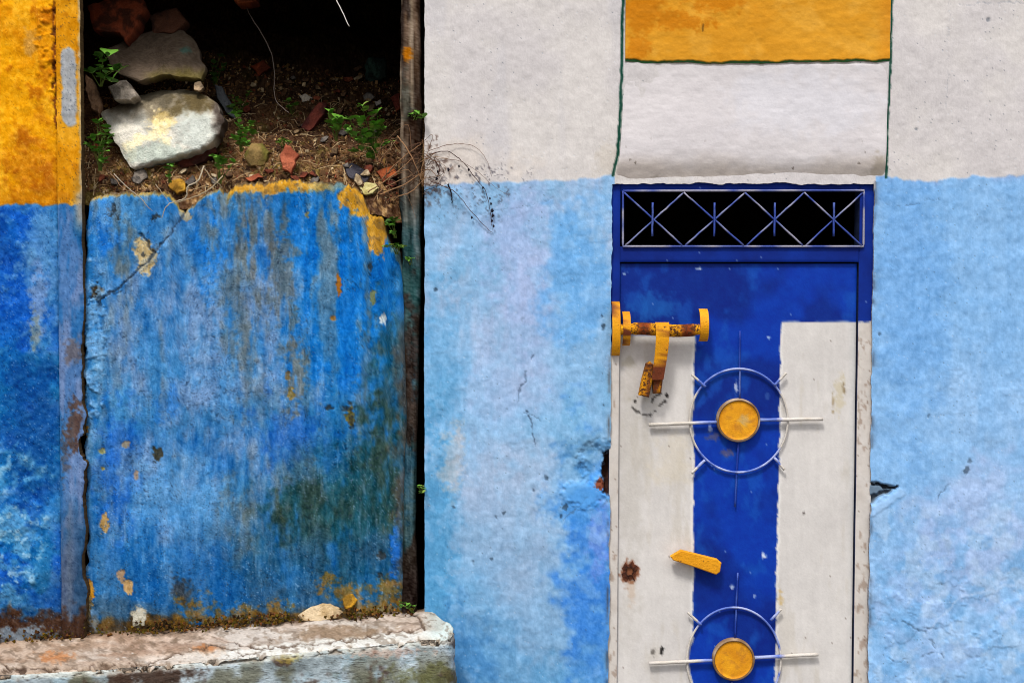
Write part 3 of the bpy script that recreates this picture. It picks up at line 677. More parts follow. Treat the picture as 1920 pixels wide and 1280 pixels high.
b = mx(b, C(60, 40, 30), ss(1130, 1165, PY + (n3 - .5) * 40))
b = mx(b, C(150, 148, 140), ss(134, 150, PX) * (1 - ss(400, 450, PY)) * .9)
m = ss(-2.5, 2.5, PY - 384 - (fbm(PX, PY * 0, 20, 3) - .5) * 10)
c = mx(o, b, m) + grain(PX.shape, 6, 4) + ((fbm(PX, PY, 7, 4, octv=2) - .5) * 14)[..., None]
c = mx(c, C(16, 30, 60), specks(PX.shape, .04, 0, 10) * .4); c += ((fbm(PX, PY, 5, 11, asp=2, octv=2) - .5) * 20)[..., None]
H = .006 + .004 * (n1 - .5) + .003 * (n2 - .5) + .0015 * (n3 - .5) - .006 * ed ** 2 - .005 * np.exp(-(GX - 108) / 2.5) + .002 * sw
sheet('corner_strip', PX, PY, -.002, H, c, .035, M_old, pier, core=(84, 66, 44))

# ------------------------------------------------------------------ low blue wall closing the opening
low = thing('low_wall', (-.87, .05, 0), 'low streaky blue plastered wall with a broken crest, holding back the rubble', 'wall')
gx = np.arange(158, 775, 2).astype(float)
crest = np.interp(gx, [158, 166, 180, 215, 300, 318, 334, 346, 356, 372, 392, 410, 424, 440, 520, 630, 664, 678, 688, 697, 704, 714, 719, 726, 733, 742, 750, 757, 775],
                  [384, 372, 364, 359, 359, 366, 384, 394, 384, 370, 358, 350, 360, 345, 338, 341, 345, 362, 385, 400, 402, 404, 412, 440, 460, 466, 474, 496, 528])
crest = crest + (fbm(gx, gx * 0, 12, 3) - .5) * 9 + (fbm(gx, gx * 0, 5, 6) - .5) * 6
tv = np.linspace(0, 1, 480)
GX = np.tile(gx, (len(tv), 1)); GY = crest[None] + tv[:, None] * (1215 - crest[None])
wl = np.exp(-(GX - 158) / 8)
PX = GX + lean(GX, GY) + (fbm(GX * 0, GY, 40, 5) - .5) * 14 * wl + 4 * wl * ss(500, 600, GY) * -1; PY = GY
X, Y = PX, PY
n1 = fbm(X, Y, 200, 2); n2 = fbm(X, Y, 70, 3); n3 = fbm(X, Y, 22, 6); sv = fbm(X, Y, 22, 9, asp=9); sv2 = fbm(X, Y, 9, 4, asp=14); q0 = fbm(X, Y, 46, 13, asp=1.8); fine = fbm(X, Y, 6, 8, octv=2)
br = fbm(X, Y, 11, 12, asp=7, octv=5); c = mx(C(14, 94, 170), C(48, 124, 184), ss(.3, .7, n1 * .5 + n2 * .2 + br * .3)); c = mx(c, C(14, 80, 160), ss(.56, .8, br * .5 + q0 * .5) * .6)
c = mx(c, C(86, 144, 202), ss(.5, .8, n2 * .7 + sv2 * .3) * .5)
q1 = fbm(X, Y, 34, 7, asp=2.5); q2 = fbm(X, Y, 14, 10, asp=2.2)
lav = np.maximum.reduce([blob(X, Y, 330, 600, 130, 150, 1, .6, 3), blob(X, Y, 500, 620, 90, 140, 1, .7, 6), blob(X, Y, 340, 860, 120, 200, 1, .7, 5), blob(X, Y, 460, 900, 90, 120, 1, .7, 8)])
c = mx(c, mx(C(84, 130, 180), C(108, 138, 180), q1), lav * (.3 + .6 * ss(.3, .7, q1 * .5 + q2 * .5)))
c = mx(c, C(6, 106, 194), np.maximum(blob(X, Y, 640, 480, 110, 130, .9, .5, 4), blob(X, Y, 650, 640, 90, 110, 1, .6, 5)) * .75)
c = mx(c, C(22, 118, 212), blob(X, Y, 395, 450, 26, 90, .8, .5, 6) * .8); c = mx(c, C(26, 108, 200), blob(X, Y, 195, 420, 28, 60, .9, .6, 3) * .7)
c = mx(c, C(26, 104, 192), blob(X, Y, 320, 760, 24, 26, .9, .7, 3) * .6); c = mx(c, C(20, 84, 178), blob(X, Y, 560, 800, 60, 50, 1, .8, 3) * .6); c = mx(c, C(26, 92, 188), blob(X, Y, 215, 880, 40, 110, 1, .6, 2) * .7)
c = mx(c, C(30, 108, 196), blob(X, Y, 700, 780, 60, 90, 1, .6, 7) * .5)
c = mx(c, C(96, 156, 206), np.maximum(blob(X, Y, 360, 960, 100, 70, 1, .7, 4), blob(X, Y, 255, 400, 60, 60, 1, .8, 6)) * .5)
sw_ = fbm(X, Y, 48, 4, asp=6, octv=5); gs = ss(.44, .7, sw_ * .6 + q2 * .4) * ss(.35, .6, fbm(X, Y, 60, 11, asp=3)) * (.45 + .55 * (1 - ss(420, 720, Y)))
c = mx(c, mx(C(92, 120, 138), C(112, 124, 128), q2), gs * .85)
for a, b, rx, ry, k in ((455, 500, 40, 170, .6), (480, 430, 30, 90, .7), (530, 560, 26, 110, .75), (690, 720, 22, 120, .5), (560, 710, 24, 54, .9), (590, 930, 14, 80, .5), (715, 880, 22, 140, .6), (470, 680, 20, 60, .4), (230, 480, 22, 60, .45), (445, 950, 26, 50, .5)):
    c = mx(c, mx(C(122, 116, 112), C(84, 98, 100), q2), blob(X, Y, a, b, rx, ry, 1, .9, 4) * k * ss(.3, .65, sv2 * .4 + q2 * .6))
gn = np.maximum.reduce([blob(X, Y, 640, 980, 100, 110, 1, .6, 3), blob(X, Y, 720, 920, 45, 170, 1, .6, 5), blob(X, Y, 570, 960, 60, 90, 1, .7, 7), .8 * blob(X, Y, 660, 990, 150, 150, 1.6, .5, 9), .7 * blob(X, Y, 735, 850, 40, 260, 1.3, .6, 4)])
gn = gn * ss(.0, .45, q1 * .5 + q2 * .5); c = mx(c, mx(C(20, 76, 92), C(40, 64, 58), ss(.3, .7, n2 * .4 + q2 * .3 + sv * .3)), gn * .95); c = mx(c, C(72, 72, 44), gn * ss(.55, .8, sw_ * .5 + q2 * .5) * .6)
c = mx(c, C(26, 84, 140), ss(960, 1130, Y + (n2 - .5) * 120) * .65)
c = mx(c, C(30, 104, 200), blob(X, Y, 742, 1045, 12, 55, .7, .5, 4) * .8)
c = mx(c, C(48, 46, 46), blob(X, Y, 340, 1110, 16, 22, .9, .7, 3) * .8)
c = mx(c, C(60, 70, 76), ss(1070, 1150, Y + (n3 - .5) * 60) * .5 * ss(.4, .6, n2)); c = mx(c, C(74, 70, 66), ss(735, 765, X + (q2 - .5) * 40) * ss(560, 680, Y) * .8)
# moss and dirt line above the bench
ml = 1176 - (X - 160) * .06
c = mx(c, mx(C(58, 48, 34), C(96, 72, 34), ss(.4, .7, n3)), ss(-14, 4, Y - ml + (n2 - .5) * 44 + (n3 - .5) * 22))
for a, b, rx, ry in ((365, 1150, 36, 22), (450, 1150, 20, 16), (520, 1150, 20, 18), (690, 1140, 40, 24), (640, 1110, 26, 12), (620, 1085, 20, 10), (735, 1125, 20, 30)):
    c = mx(c, mx(C(110, 84, 16), C(150, 96, 30), fbm(X, Y, 12, 5)), blob(X, Y, a, b, rx, ry, 1.1, 1.0, 4) * .75)
for a, y1, wd_, k_ in ((176, 470, 7, .5), (218, 560, 9, .5), (446, 610, 8, .6), (505, 560, 6, .5), (528, 470, 9, .6), (600, 440, 8, .6), (612, 395, 6, .7), (655, 560, 7, .35), (388, 520, 5, .4), (470, 520, 5, .5), (690, 700, 9, .4)):
    dd_ = np.abs(X - a + (fbm(X * 0, Y, 60, 4) - .5) * 14) / (wd_ * (1.1 - .6 * np.clip((Y - crest[None]) / (y1 - 340), 0, 1)))
    c = mx(c, mx(C(52, 66, 76), C(92, 96, 92), q2), ss(1, .3, dd_) * ss(y1, y1 - 110, Y) * k_ * ss(.2, .5, q2))
# pale and ochre chips where the paint is off
lips = 0
for a, b, rx, ry, cc in ((272, 482, 18, 32, (206, 178, 122)), (285, 478, 8, 12, (196, 170, 118)), (635, 537, 4.5, 22, (168, 104, 28)), (625, 596, 6, 5, (150, 110, 50)), (195, 982, 7, 17, (190, 150, 84)),
                         (239, 1100, 11, 13, (196, 156, 100)), (226, 1078, 7, 12, (180, 146, 110)), (168, 1106, 8, 22, (220, 150, 30)), (166, 1135, 4, 20, (150, 130, 80)), (718, 598, 6, 9, (210, 220, 222)),
                         (657, 782, 8, 16, (120, 110, 50)), (700, 560, 5, 14, (120, 130, 90)), (160, 805, 7, 12, (190, 140, 50)), (234, 832, 8, 6, (150, 140, 120)), (192, 845, 7, 6, (150, 150, 100)), (192, 878, 5, 4, (170, 160, 90)),
                         (255, 890, 6, 8, (160, 140, 120)), (262, 1150, 14, 14, (180, 172, 150)), (575, 403, 5, 6, (130, 130, 90)), (182, 548, 12, 12, (86, 62, 30)), (348, 402, 10, 12, (170, 160, 130)), (295, 850, 9, 14, (60, 58, 44)),
                         (540, 705, 5, 10, (130, 110, 70)), (545, 740, 6, 12, (140, 120, 60))):
    l = blob(X, Y, a, b, rx, ry, .35, .5, 5); c = mx(c, mx(C(*cc), C(*cc) * .85, n3), l * .95); lips = lips + l
for a, b, rx, ry in ((292, 406, 8, 7), (655, 765, 11, 9), (660, 790, 6, 16), (268, 478, 3, 7), (180, 556, 10, 5), (694, 500, 4, 12), (714, 1042, 9, 9), (712, 1078, 5, 5), (618, 765, 6, 5), (185, 545, 9, 12), (212, 400, 9, 16)):
    l = blob(X, Y, a, b, rx * .8, ry * .8, .9, 1, 3); c = mx(c, C(40, 42, 42), l * .8); lips = lips + l * 1.4
# ochre coat showing along the crest
oc = ss(8, -2, Y - crest[None] - 16 - (n3 - .5) * 22) * ss(418, 434, X) * (1 - ss(560, 640, X) * .6)
oc = np.maximum(oc, blob(X, Y, 662, 368, 26, 34, .35, .45, 4)); oc = np.maximum(oc, blob(X, Y, 706, 432, 17, 42, .3, .4, 5)); oc = np.maximum(oc, blob(X, Y, 684, 392, 18, 14, .3, .4, 5))
oc = np.maximum(oc, .8 * ss(6, -2, Y - crest[None] - 5) * (X < 420))
c = mx(c, mx(C(208, 150, 30), C(186, 130, 40), n3), oc * .95); c = mx(c, C(120, 92, 50), oc * ss(.6, .75, fbm(X, Y, 10, 7)) * .7)
c = mx(c, C(80, 66, 50), ss(5, 0, Y - crest[None] - (n3 - .5) * 8) * .8)
H = .016 * (n1 - .5) + .009 * (n2 - .5) + .003 * (n3 - .5) + .0006 * (sv2 - .5) + .0016 * ss(.5, .52, fbm(X, Y, 80, 14, octv=6)) - .0025 * np.clip(lips, 0, 1) - .003 * oc
# cracks
for pts, wd, dk in (([(346, 392), (332, 420), (312, 448), (292, 472), (262, 500), (232, 532), (205, 552), (172, 560)], 1.9, .8), ([(292, 472), (276, 452), (262, 440)], 2.2, .7), ([(183, 556), (188, 580)], 3.5, .8),
                    ([(345, 392), (362, 376), (378, 362)], 2, .5), ([(205, 552), (225, 548)], 1.3, .3)):
    l = line(X, Y, pts, wd, 5, 4); c = mx(c, C(34, 40, 50), l * dk * .85); H -= .004 * l
st2 = line(X, Y, [(340, 396), (300, 470), (232, 528), (196, 548)], 9, 6, 7); H += .002 * st2; c = mx(c, C(110, 160, 215), st2 * .22)
# scalloped flaking along its left edge
fk = blob(X, Y, 178, 640, 18, 90, .6, .9, 4) ; c = mx(c, mx(C(96, 152, 206), C(130, 180, 220), n3), fk * .7); H += .008 * fk * (fbm(X, Y, 20, 3))
c = mx(c, C(130, 170, 214), ss(.6, .78, fbm(X, Y, 18, 13)) * np.exp(-(GX - 158) / 22) * .7)
# salt and pepper weathering
pep = specks(X.shape, .07, 0, 11) * (.2 + .8 * ss(.4, .65, n2 * .4 + q2 * .6)); c = mx(c, C(34, 52, 74), pep * .6)
pep = specks(X.shape, .009, 1, 12); c = mx(c, C(40, 58, 82), pep * .4 * ss(.3, .6, q1))
salt = specks(X.shape, .03, 0, 13) * ss(.3, .65, q1); c = mx(c, C(160, 192, 226), salt * .4); ww = ss(.62, .8, fbm(X, Y, 7, 15, asp=9, octv=4)) * ss(.4, .62, q1); c = mx(c, C(150, 184, 222), ww * .2)
c += grain(X.shape, 11, 14) + ((fine - .5) * 14 + (br - .5) * 30 + (fbm(X, Y, 4, 13, asp=3, octv=2) - .5) * 22)[..., None]
H -= 0.001 * pep
H -= .012 * np.exp(-(GX - 158) / 4) + .02 * ss(740, 774, GX) ** 2
H -= .02 * np.exp(-(Y - crest[None]) / 5)
sheet('plaster_face', PX, PY, .022, H, c, .13, M_old, low, core=(104, 80, 54))

# ------------------------------------------------------------------ timber post
gy = np.r_[np.arange(-200, 0, 20), np.arange(0, 1150, 2.5)].astype(float)
le = np.interp(gy, [-200, 0, 100, 350, 420, 520, 760, 1000, 1150], [752, 752, 752, 748, 754, 757, 762, 758, 754])
re = np.interp(gy, [-200, 0, 250, 420, 600, 800, 1000, 1100, 1150], [786, 787, 789, 788, 787, 782, 778, 784, 780])
nS = 28; V = np.zeros((len(gy), nS, 3)); cc = np.zeros((len(gy), nS, 3))
ang = np.linspace(0, 2 * math.pi, nS, endpoint=False)
YY = gy[:, None] + 0 * ang[None]
sq = 1 / (np.abs(np.cos(ang)) ** 5 + np.abs(np.sin(ang)) ** 5) ** .2
cxp = (le + re) / 2; hw = (re - le) / 2
XXp = cxp[:, None] + hw[:, None] * (sq * np.cos(ang))[None]
gro = fbm(XXp * 1.0 + 300 * (np.sin(ang) > 0)[None], YY, 5, 4, asp=26, octv=3); nn = fbm(XXp, YY, 40, 6, asp=2)
rsc = 1 + .3 * (gro - .5) + .2 * (nn - .5) + .12 * (fbm(XXp, YY, 9, 11, asp=3) - .5)
Xw, Zw = P(cxp[:, None] + hw[:, None] * (sq * np.cos(ang))[None] * rsc, YY, .03)
V = np.stack([Xw, .035 + .034 * (sq * np.sin(ang))[None] * rsc, Zw], -1)
c = mx(C(118, 96, 78), C(58, 42, 32), ss(.35, .65, gro)); c = mx(c, C(182, 162, 138), ss(.6, .75, fbm(XXp, YY, 6, 9, asp=30)) * .8)
c = mx(c, C(36, 26, 22), ss(.6, .75, fbm(XXp, YY, 8, 12, asp=16)) * .8)
c = mx(c, C(214, 130, 20), blob(XXp, YY, 766, 102, 7, 14, .6, .5, 3)); c = mx(c, C(70, 84, 78), blob(XXp, YY, 764, 190, 10, 40, 1, .6, 4) * .5)
lowp = ss(330, 440, YY + (nn - .5) * 80)
pb = mx(C(70, 98, 104), C(40, 62, 64), ss(.35, .65, gro)); pb = mx(pb, C(120, 138, 142), ss(.55, .75, fbm(XXp, YY, 9, 5, asp=14)) * .8 * ss(520, 460, YY)); pb = mx(pb, C(40, 84, 84), blob(XXp, YY, 770, 540, 22, 80, 1, .7, 4) * .7); pb = mx(pb, C(58, 44, 40), blob(XXp, YY, 768, 690, 18, 110, 1, .9, 6) * .85); pb = mx(pb, C(44, 92, 120), blob(XXp, YY, 764, 860, 12, 100, 1, .9, 3) * .6); pb = mx(pb, C(56, 42, 34), ss(.48, .66, fbm(XXp, YY, 30, 8, asp=3)) * .85)
pb = mx(pb, C(40, 30, 26), ss(1040, 1090, YY))
c = mx(c, pb, lowp) + grain(XXp.shape, 18, 3) + ((fbm(XXp, YY, 6, 7, asp=4) - .5) * 46)[..., None]; c = c * .86
i = np.arange(len(gy) * nS).reshape(len(gy), nS); j = np.roll(i, -1, 1)
q = np.stack([i[:-1], i[1:], j[1:], j[:-1]], -1).reshape(-1, 4)
po = mesh_np('timber_post', V.reshape(-1, 3), q, lin(c).reshape(-1, 3), M_wood)
tag(po, 'weathered upright timber post between the rubble opening and the white house front', 'post')

# ------------------------------------------------------------------ ruin behind the opening: shell, soil heap
zt = float(P(500, -150, 0)[1])
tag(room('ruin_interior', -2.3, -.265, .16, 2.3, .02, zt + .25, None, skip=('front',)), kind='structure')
lv = MB()
prism(lv, [(60, -130), (800, -130), (800, -620), (60, -620)], .03, .16, C(190, 150, 60), .004)
tag(lv.build('lintel_beam', M_old), 'ochre plastered beam over the rubble opening, above the photo', 'beam')
def zm(x, y):
    x = np.asarray(x, float); y = np.asarray(y, float)
    t = np.clip((x + 1.42) / 1.1, 0, 1)
    z0 = Z350 - .02
    sl = .62 - .14 * t
    return z0 - np.clip(.13 - y, 0, 1) * .75 + sl * y + .05 * (fbm(x * 1000, y * 1000, 260, 3) - .5) + .028 * (fbm(x * 1000, y * 1000, 70, 5) - .5) + .012 * (fbm(x * 1000, y * 1000, 22, 7) - .5) - .05 * ss(-.5, -.36, x) * (1 - ss(.2, .5, y))
Z350 = float(P(500, 352, .1)[1])
xs = np.linspace(-1.75, -.3, 300); ys = np.r_[np.linspace(.035, .7, 190), np.linspace(.71, 2.2, 90)]
XS, YS = np.meshgrid(xs, ys); ZS = zm(XS, YS)
A = fbm(XS * 1000, YS * 1000, 120, 2); B = fbm(XS * 1000, YS * 1000, 18, 8)
c = mx(C(112, 80, 52), C(76, 52, 36), ss(.3, .7, A)); c = mx(c, C(168, 132, 88), ss(.55, .8, B) * ss(.5, .15, YS)); c = mx(c, C(92, 88, 34), ss(.6, .8, fbm(XS * 1000, YS * 1000, 90, 11)) * .5)  # soil painted paler at the front, where daylight reaches
c = mx(c, C(40, 28, 20), ss(.35, .8, YS) * .5)  # shade of the deep opening painted in towards the back
c += grain(XS.shape, 22, 5)
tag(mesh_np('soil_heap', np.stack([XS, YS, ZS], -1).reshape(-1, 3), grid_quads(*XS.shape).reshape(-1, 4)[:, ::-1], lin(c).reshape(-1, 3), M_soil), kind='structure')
def onm(px, py, y0=.06):
    ys_ = np.linspace(y0, 1.7, 500)
    x, z = P(px, py, ys_); d = z - zm(x, ys_)
    k = np.where(d < 0)[0]
    y = ys_[k[0]] if len(k) else 1.2
    return y
# debris (countless crumbs of soil, mortar, brick)
rnd = random.Random(11); db = MB()
pal = [(120, 88, 56), (96, 68, 46), (150, 116, 78), (80, 56, 40), (130, 96, 62), (108, 78, 50), (172, 138, 96), (120, 66, 44), (92, 66, 44), (140, 110, 60), (70, 50, 38), (196, 172, 134)]
for k in range(11000):
    x = rnd.uniform(-1.5, -.36); y = .075 + rnd.random() ** 1.6 * .95
    s = .0018 + .0062 * rnd.random() ** 3.5
    if rnd.random() < .012: s *= 2
    z = float(zm(x, y)) + s * .3
    R = Euler((rnd.uniform(0, 6), rnd.uniform(0, 6), rnd.uniform(0, 6))).to_matrix()
    sc = (rnd.uniform(.5, 1.9), rnd.uniform(.5, 1.2), rnd.uniform(.25, .8))
    base = [(1, 1, -1), (-1, 1, -1), (-1, -1, -1), (1, -1, -1), (.6, .2, 1), (-.5, .4, 1), (-.1, -.7, 1)]
    V = [Vector((x, y, z)) + R @ Vector((a * s * sc[0] * rnd.uniform(.7, 1.1), b * s * sc[1] * rnd.uniform(.7, 1.1), c_ * s * sc[2])) for a, b, c_ in base]
    db.add(V, [(3, 2, 1, 0), (4, 5, 6), (0, 1, 5, 4), (1, 2, 6, 5), (2, 3, 6), (3, 0, 4, 6)], np.array(rnd.choice(pal)) * rnd.uniform(.75, 1.15))
for k in range(620):       # straw and dead stems in the litter
    x = rnd.uniform(-1.5, -.36); y = .075 + rnd.random() ** 1.8 * .7; a = rnd.uniform(0, 6.28); l = rnd.uniform(.02, .08)
    p = [Vector((x + math.cos(a) * l * t, max(.06, y + math.sin(a) * l * t), 0)) for t in (-.5, 0, .5)]
    for i_, q_ in enumerate(p): q_.z = float(zm(q_.x, q_.y)) + .004 + (.008 if i_ == 1 else 0)
    tube(db, p, .0011, rnd.choice([(168, 134, 92), (120, 84, 54), (196, 170, 130), (90, 60, 40)]), 4)
tag(db.build('rubble_crumbs', M_stone), kind='stuff')

# ------------------------------------------------------------------ stones and bricks lying on the heap
def rock(name, label, cat, poly, colf, tilt=.7, thick=.08, seed=1, group=None, ybase=None, rough=.004, flat=.12, rings=26, nang=90, m=None, facet=1.0, ridge=None):
    poly = np.array(poly, float); cx, cy = poly.mean(0)
    pl = np.vstack([poly, poly[:1]]); seg = np.hypot(*np.diff(pl, axis=0).T); cum = np.r_[0, np.cumsum(seg)]
    tt = np.linspace(0, cum[-1], nang, endpoint=False)
    ox = np.interp(tt, cum, pl[:, 0]); oy = np.interp(tt, cum, pl[:, 1])
    ox = ox + (vn(ox, oy, 9, 9, seed) - .5) * 4; oy = oy + (vn(ox, oy, 9, 9, seed + 3) - .5) * 4
    bot = float(poly[:, 1].max()); 
    if ybase is None: ybase = onm(float(poly[poly[:, 1].argmax(), 0]), bot) - .01
    R = np.linspace(0, 1, rings)[:, None]
    PX = cx + (ox - cx)[None] * R; PYY = cy + (oy - cy)[None] * R
    n = fbm(PX, PYY, 40, seed); nf = fbm(PX, PYY, 12, seed + 4)
    yy = ybase + tilt * PXM * (bot - PYY) + (0 if ridge is None else PXM * 1.1 * np.maximum(0, ridge(PX) - PYY)) + .05 * flat * (n - .5) * 4 + rough * (nf - .5) * 2 + .012 * np.clip((R - .86) / .14, 0, 1) ** 2
    rf = np.random.RandomState(seed * 13 + 1); S_ = max(np.ptp(ox), np.ptp(oy)) * PXM * .5
    fac = np.full(PX.shape, -9.0)
    for k in range(9):
        an = rf.rand() * 6.28; sl_ = rf.uniform(.1, .55); off = rf.uniform(-.06, .1) - .12 * (k == 0)
        fac = np.maximum(fac, (sl_ if k else .05) * (np.cos(an) * (PX - cx) + np.sin(an) * (PYY - cy)) * PXM - (0 if k == 0 else .28 * S_) + off * S_ * .5)
    yy = yy + fac * facet
    x0, z0 = P(PX, PYY, yy)
    V = [np.stack([x0, yy, z0], -1)]
    C0 = [colf(PX, PYY)]
    cxw, czw = x0[0, 0], z0[0, 0]
    for f_, sh in ((.35, 1.0), (.75, .93), (1, .7)):
        xb = cxw + (x0[-1] - cxw) * sh * (1 + .05 * (vn(ox, oy, 12, 12, seed + 7) - .5)); zb = czw + (z0[-1] - czw) * sh - thick * .12 * f_
        V.append(np.stack([xb, yy[-1] + thick * f_, zb], -1)[None]); C0.append((colf(PX[-1:], PYY[-1:]) * .8))
    V = np.concatenate(V); Cc = np.concatenate(C0); nr = V.shape[0]
    i = np.arange(nr * nang).reshape(nr, nang); j = np.roll(i, -1, 1)
    q = np.stack([i[:-1], j[:-1], j[1:], i[1:]], -1).reshape(-1, 4)
    area = np.sum(ox * np.roll(oy, -1) - np.roll(ox, -1) * oy)
    if area < 0: q = q[:, ::-1]
    o = mesh_np(name, V.reshape(-1, 3), q, lin(Cc).reshape(-1, 3), m or M_stone)
    md = o.modifiers.new('edges', 'EDGE_SPLIT'); md.split_angle = math.radians(26)
    return tag(o, label, cat, group or {'brick': 'bricks and brick pieces in the rubble', 'stone': 'stones in the rubble', 'tile': 'tile shards in the rubble', 'mortar': 'mortar lumps on the bench'}.get(cat))
def plain(c1, c2=None, s=22, seed=4, g=8):
    c2 = c2 or tuple(v * .7 for v in c1)
    def f(X, Y):
        return mx(C(*c1), C(*c2), ss(.3, .7, fbm(X, Y, s, seed))) + grain(X.shape, g, seed)
    return f
def boulder(X, Y):
    c = mx(C(222, 216, 202), C(190, 188, 178), ss(.35, .65, fbm(X, Y, 26, 3)))
    c = mx(c, C(128, 116, 94), ss(232, 200, Y + (X - 300) * .06 + (fbm(X, Y, 40, 5) - .5) * 50) * .9)
    c = mx(c, C(86, 72, 40), blob(X, Y, 355, 200, 40, 22, .8, .7, 4) * .8); c = mx(c, C(90, 82, 66), blob(X, Y, 285, 180, 60, 16, .9, .7, 4) * .7)
    wh = np.maximum.reduce([blob(X, Y, 300, 240, 22, 24, .5, .7, 5), line(X, Y, [(236, 272), (255, 262), (285, 258), (312, 264)], 9, 8, 4), blob(X, Y, 245, 282, 10, 18, .5, .6, 6)])
    c = mx(c, C(244, 230, 190), wh); c = mx(c, C(236, 206, 130), blob(X, Y, 305, 225, 18, 18, .9, .7, 6) * .6)
    c = mx(c, C(186, 196, 184), blob(X, Y, 300, 290, 60, 22, .5, .5, 3) * .8); c = mx(c, C(198, 204, 196), blob(X, Y, 368, 245, 34, 36, .7, .5, 8) * .8)
    c = mx(c, C(54, 42, 36), ss(396, 416, X + (fbm(X, Y, 18, 6) - .5) * 16) * .9)
    return c + grain(X.shape, 7, 2)
rock('pale_boulder', 'largest pale stone with a white broken face, on the heap at the left', 'stone',
     [(190, 212), (215, 199), (250, 182), (300, 170), (345, 168), (385, 178), (408, 195), (420, 228), (412, 252), (400, 264), (376, 280), (330, 295), (290, 304), (250, 316), (243, 311), (230, 288), (208, 250)], boulder, .42, .16, 3, ybase=.075, rough=.0025, flat=.05, facet=.35, rings=60, nang=200, ridge=lambda x: 236 - (x - 300) * .16)
def slabc(X, Y):
    c = mx(C(116, 100, 84), C(80, 68, 56), fbm(X, Y, 26, 3)); c = mx(c, C(98, 88, 36), ss(122, 142, Y + (fbm(X, Y, 20, 5) - .5) * 20) * ss(260, 300, X) * .7)
    return mx(c, C(64, 110, 100), blob(X, Y, 348, 95, 9, 7, .6, .4, 3) * .7) + grain(X.shape, 10, 4)
yb = .22
rock('concrete_slab', 'flat brown grey slab lying just above the pale boulder', 'stone',
     [(196, 96), (232, 76), (292, 56), (346, 58), (368, 76), (374, 104), (384, 126), (378, 149), (346, 147), (306, 141), (262, 154), (228, 142), (206, 122)], slabc, 1.3, .09, 5, ybase=yb, flat=.05, facet=.5, rough=.005)
rock('stone_chunk', 'small grey angular stone wedged beside the slab, upper left of the pale boulder', 'stone', [(202, 162), (236, 150), (258, 178), (246, 188), (212, 187)], plain((168, 156, 142)), .8, .08, 6, ybase=.15)
rock('plank_scrap', 'brown splintered board end leaning against the left edge of the opening', 'board', [(159, 140), (172, 148), (190, 196), (186, 214), (172, 206), (160, 170)], plain((112, 86, 66)), .5, .04, 7, ybase=.13, m=M_wood)
rock('clay_brick', 'large dark red brick at the top left corner of the opening', 'brick', [(163, 12), (212, -6), (264, -4), (274, 14), (256, 52), (236, 82), (224, 62), (176, 60)], plain((128, 60, 36), (70, 36, 24), 12), .8, .11, 8, ybase=.30, flat=.06)
rock('clay_brick', 'dark red brick lying slantwise behind the broad leaved plant', 'brick', [(562, 240), (596, 192), (613, 194), (608, 214), (578, 250)], plain((126, 62, 50), (84, 42, 38)), .8, .07, 9, flat=.05)
rock('tile_shard', 'pointed orange red tile shard standing at the front of the soil', 'tile', [(524, 292), (536, 268), (560, 288), (546, 328), (530, 318)], plain((176, 98, 70), (140, 72, 50)), .5, .03, 10, ybase=.075, flat=.03)
rock('brick_piece', 'small orange brick piece beside the dry twigs near the post', 'brick', [(706, 322), (736, 309), (744, 326), (718, 342)], plain((176, 92, 50), (130, 64, 40)), .7, .06, 11, ybase=.09, flat=.04)
rock('yellow_stone', 'pale yellowish pebble on the broken right end of the blue wall', 'stone', [(672, 350), (686, 342), (702, 344), (710, 354), (700, 364), (682, 366)], plain((206, 196, 138), (170, 156, 96)), .8, .05, 12, ybase=.045)
rock('dark_stone', 'dark slate coloured lump at the front right of the soil', 'stone', [(644, 312), (662, 305), (682, 318), (694, 332), (688, 344), (664, 340), (650, 328)], plain((74, 72, 80), (44, 42, 50)), .8, .06, 13, ybase=.085)
rock('ochre_pebble', 'round ochre pebble below the pale boulder on the wall crest', 'stone', [(314, 350), (322, 338), (338, 334), (350, 344), (346, 358), (330, 365)], plain((196, 148, 50), (150, 108, 36)), .7, .04, 14, ybase=.045)
rock('slate_sliver', 'dark grey sliver of slate leaning right of the pale boulder', 'slate', [(402, 158), (414, 162), (440, 206), (442, 226), (428, 218), (408, 184)], plain((104, 108, 112), (70, 74, 80)), .8, .03, 15, flat=.04)
rock('crumpled_scrap', 'dark green crumpled scrap near the back right of the opening', 'scrap', [(684, 122), (692, 107), (722, 108), (727, 146), (702, 157), (686, 150)], plain((58, 84, 74), (34, 46, 42)), .8, .05, 16, flat=.3)
rock('white_chip', 'small whitish chip above the slanting dark red brick', 'stone', [(562, 180), (574, 175), (586, 184), (578, 192), (566, 191)], plain((200, 188, 170)), .8, .03, 17)
rock('white_chip', 'tiny white chip behind the leafy clump near the post', 'stone', [(702, 190), (714, 186), (717, 194), (706, 198)], plain((224, 214, 200)), .8, .02, 18)
rock('brick_piece', 'reddish brick piece standing against the post at mid height', 'brick', [(733, 182), (748, 172), (752, 204), (741, 212)], plain((150, 76, 50), (110, 50, 40)), .6, .05, 19)
rock('tile_shard', 'thin flat red tile sliver along the ochre wall crest', 'tile', [(456, 334), (484, 324), (494, 331), (470, 340)], plain((176, 96, 62), (140, 72, 50)), .9, .03, 20, ybase=.07, flat=.03)
rock('clay_brick', 'dark red brick half hidden under the pale boulder', 'brick', [(272, 316), (330, 298), (384, 282), (402, 270), (406, 286), (382, 304), (330, 322), (290, 330)], plain((92, 46, 34), (60, 34, 28)), .2, .09, 21, ybase=.16, flat=.04)
rock('stone_chunk', 'small grey stone under the lower tip of the pale boulder', 'stone', [(250, 322), (272, 316), (278, 332), (262, 340), (250, 336)], plain((128, 118, 108)), .6, .05, 22, ybase=.085)
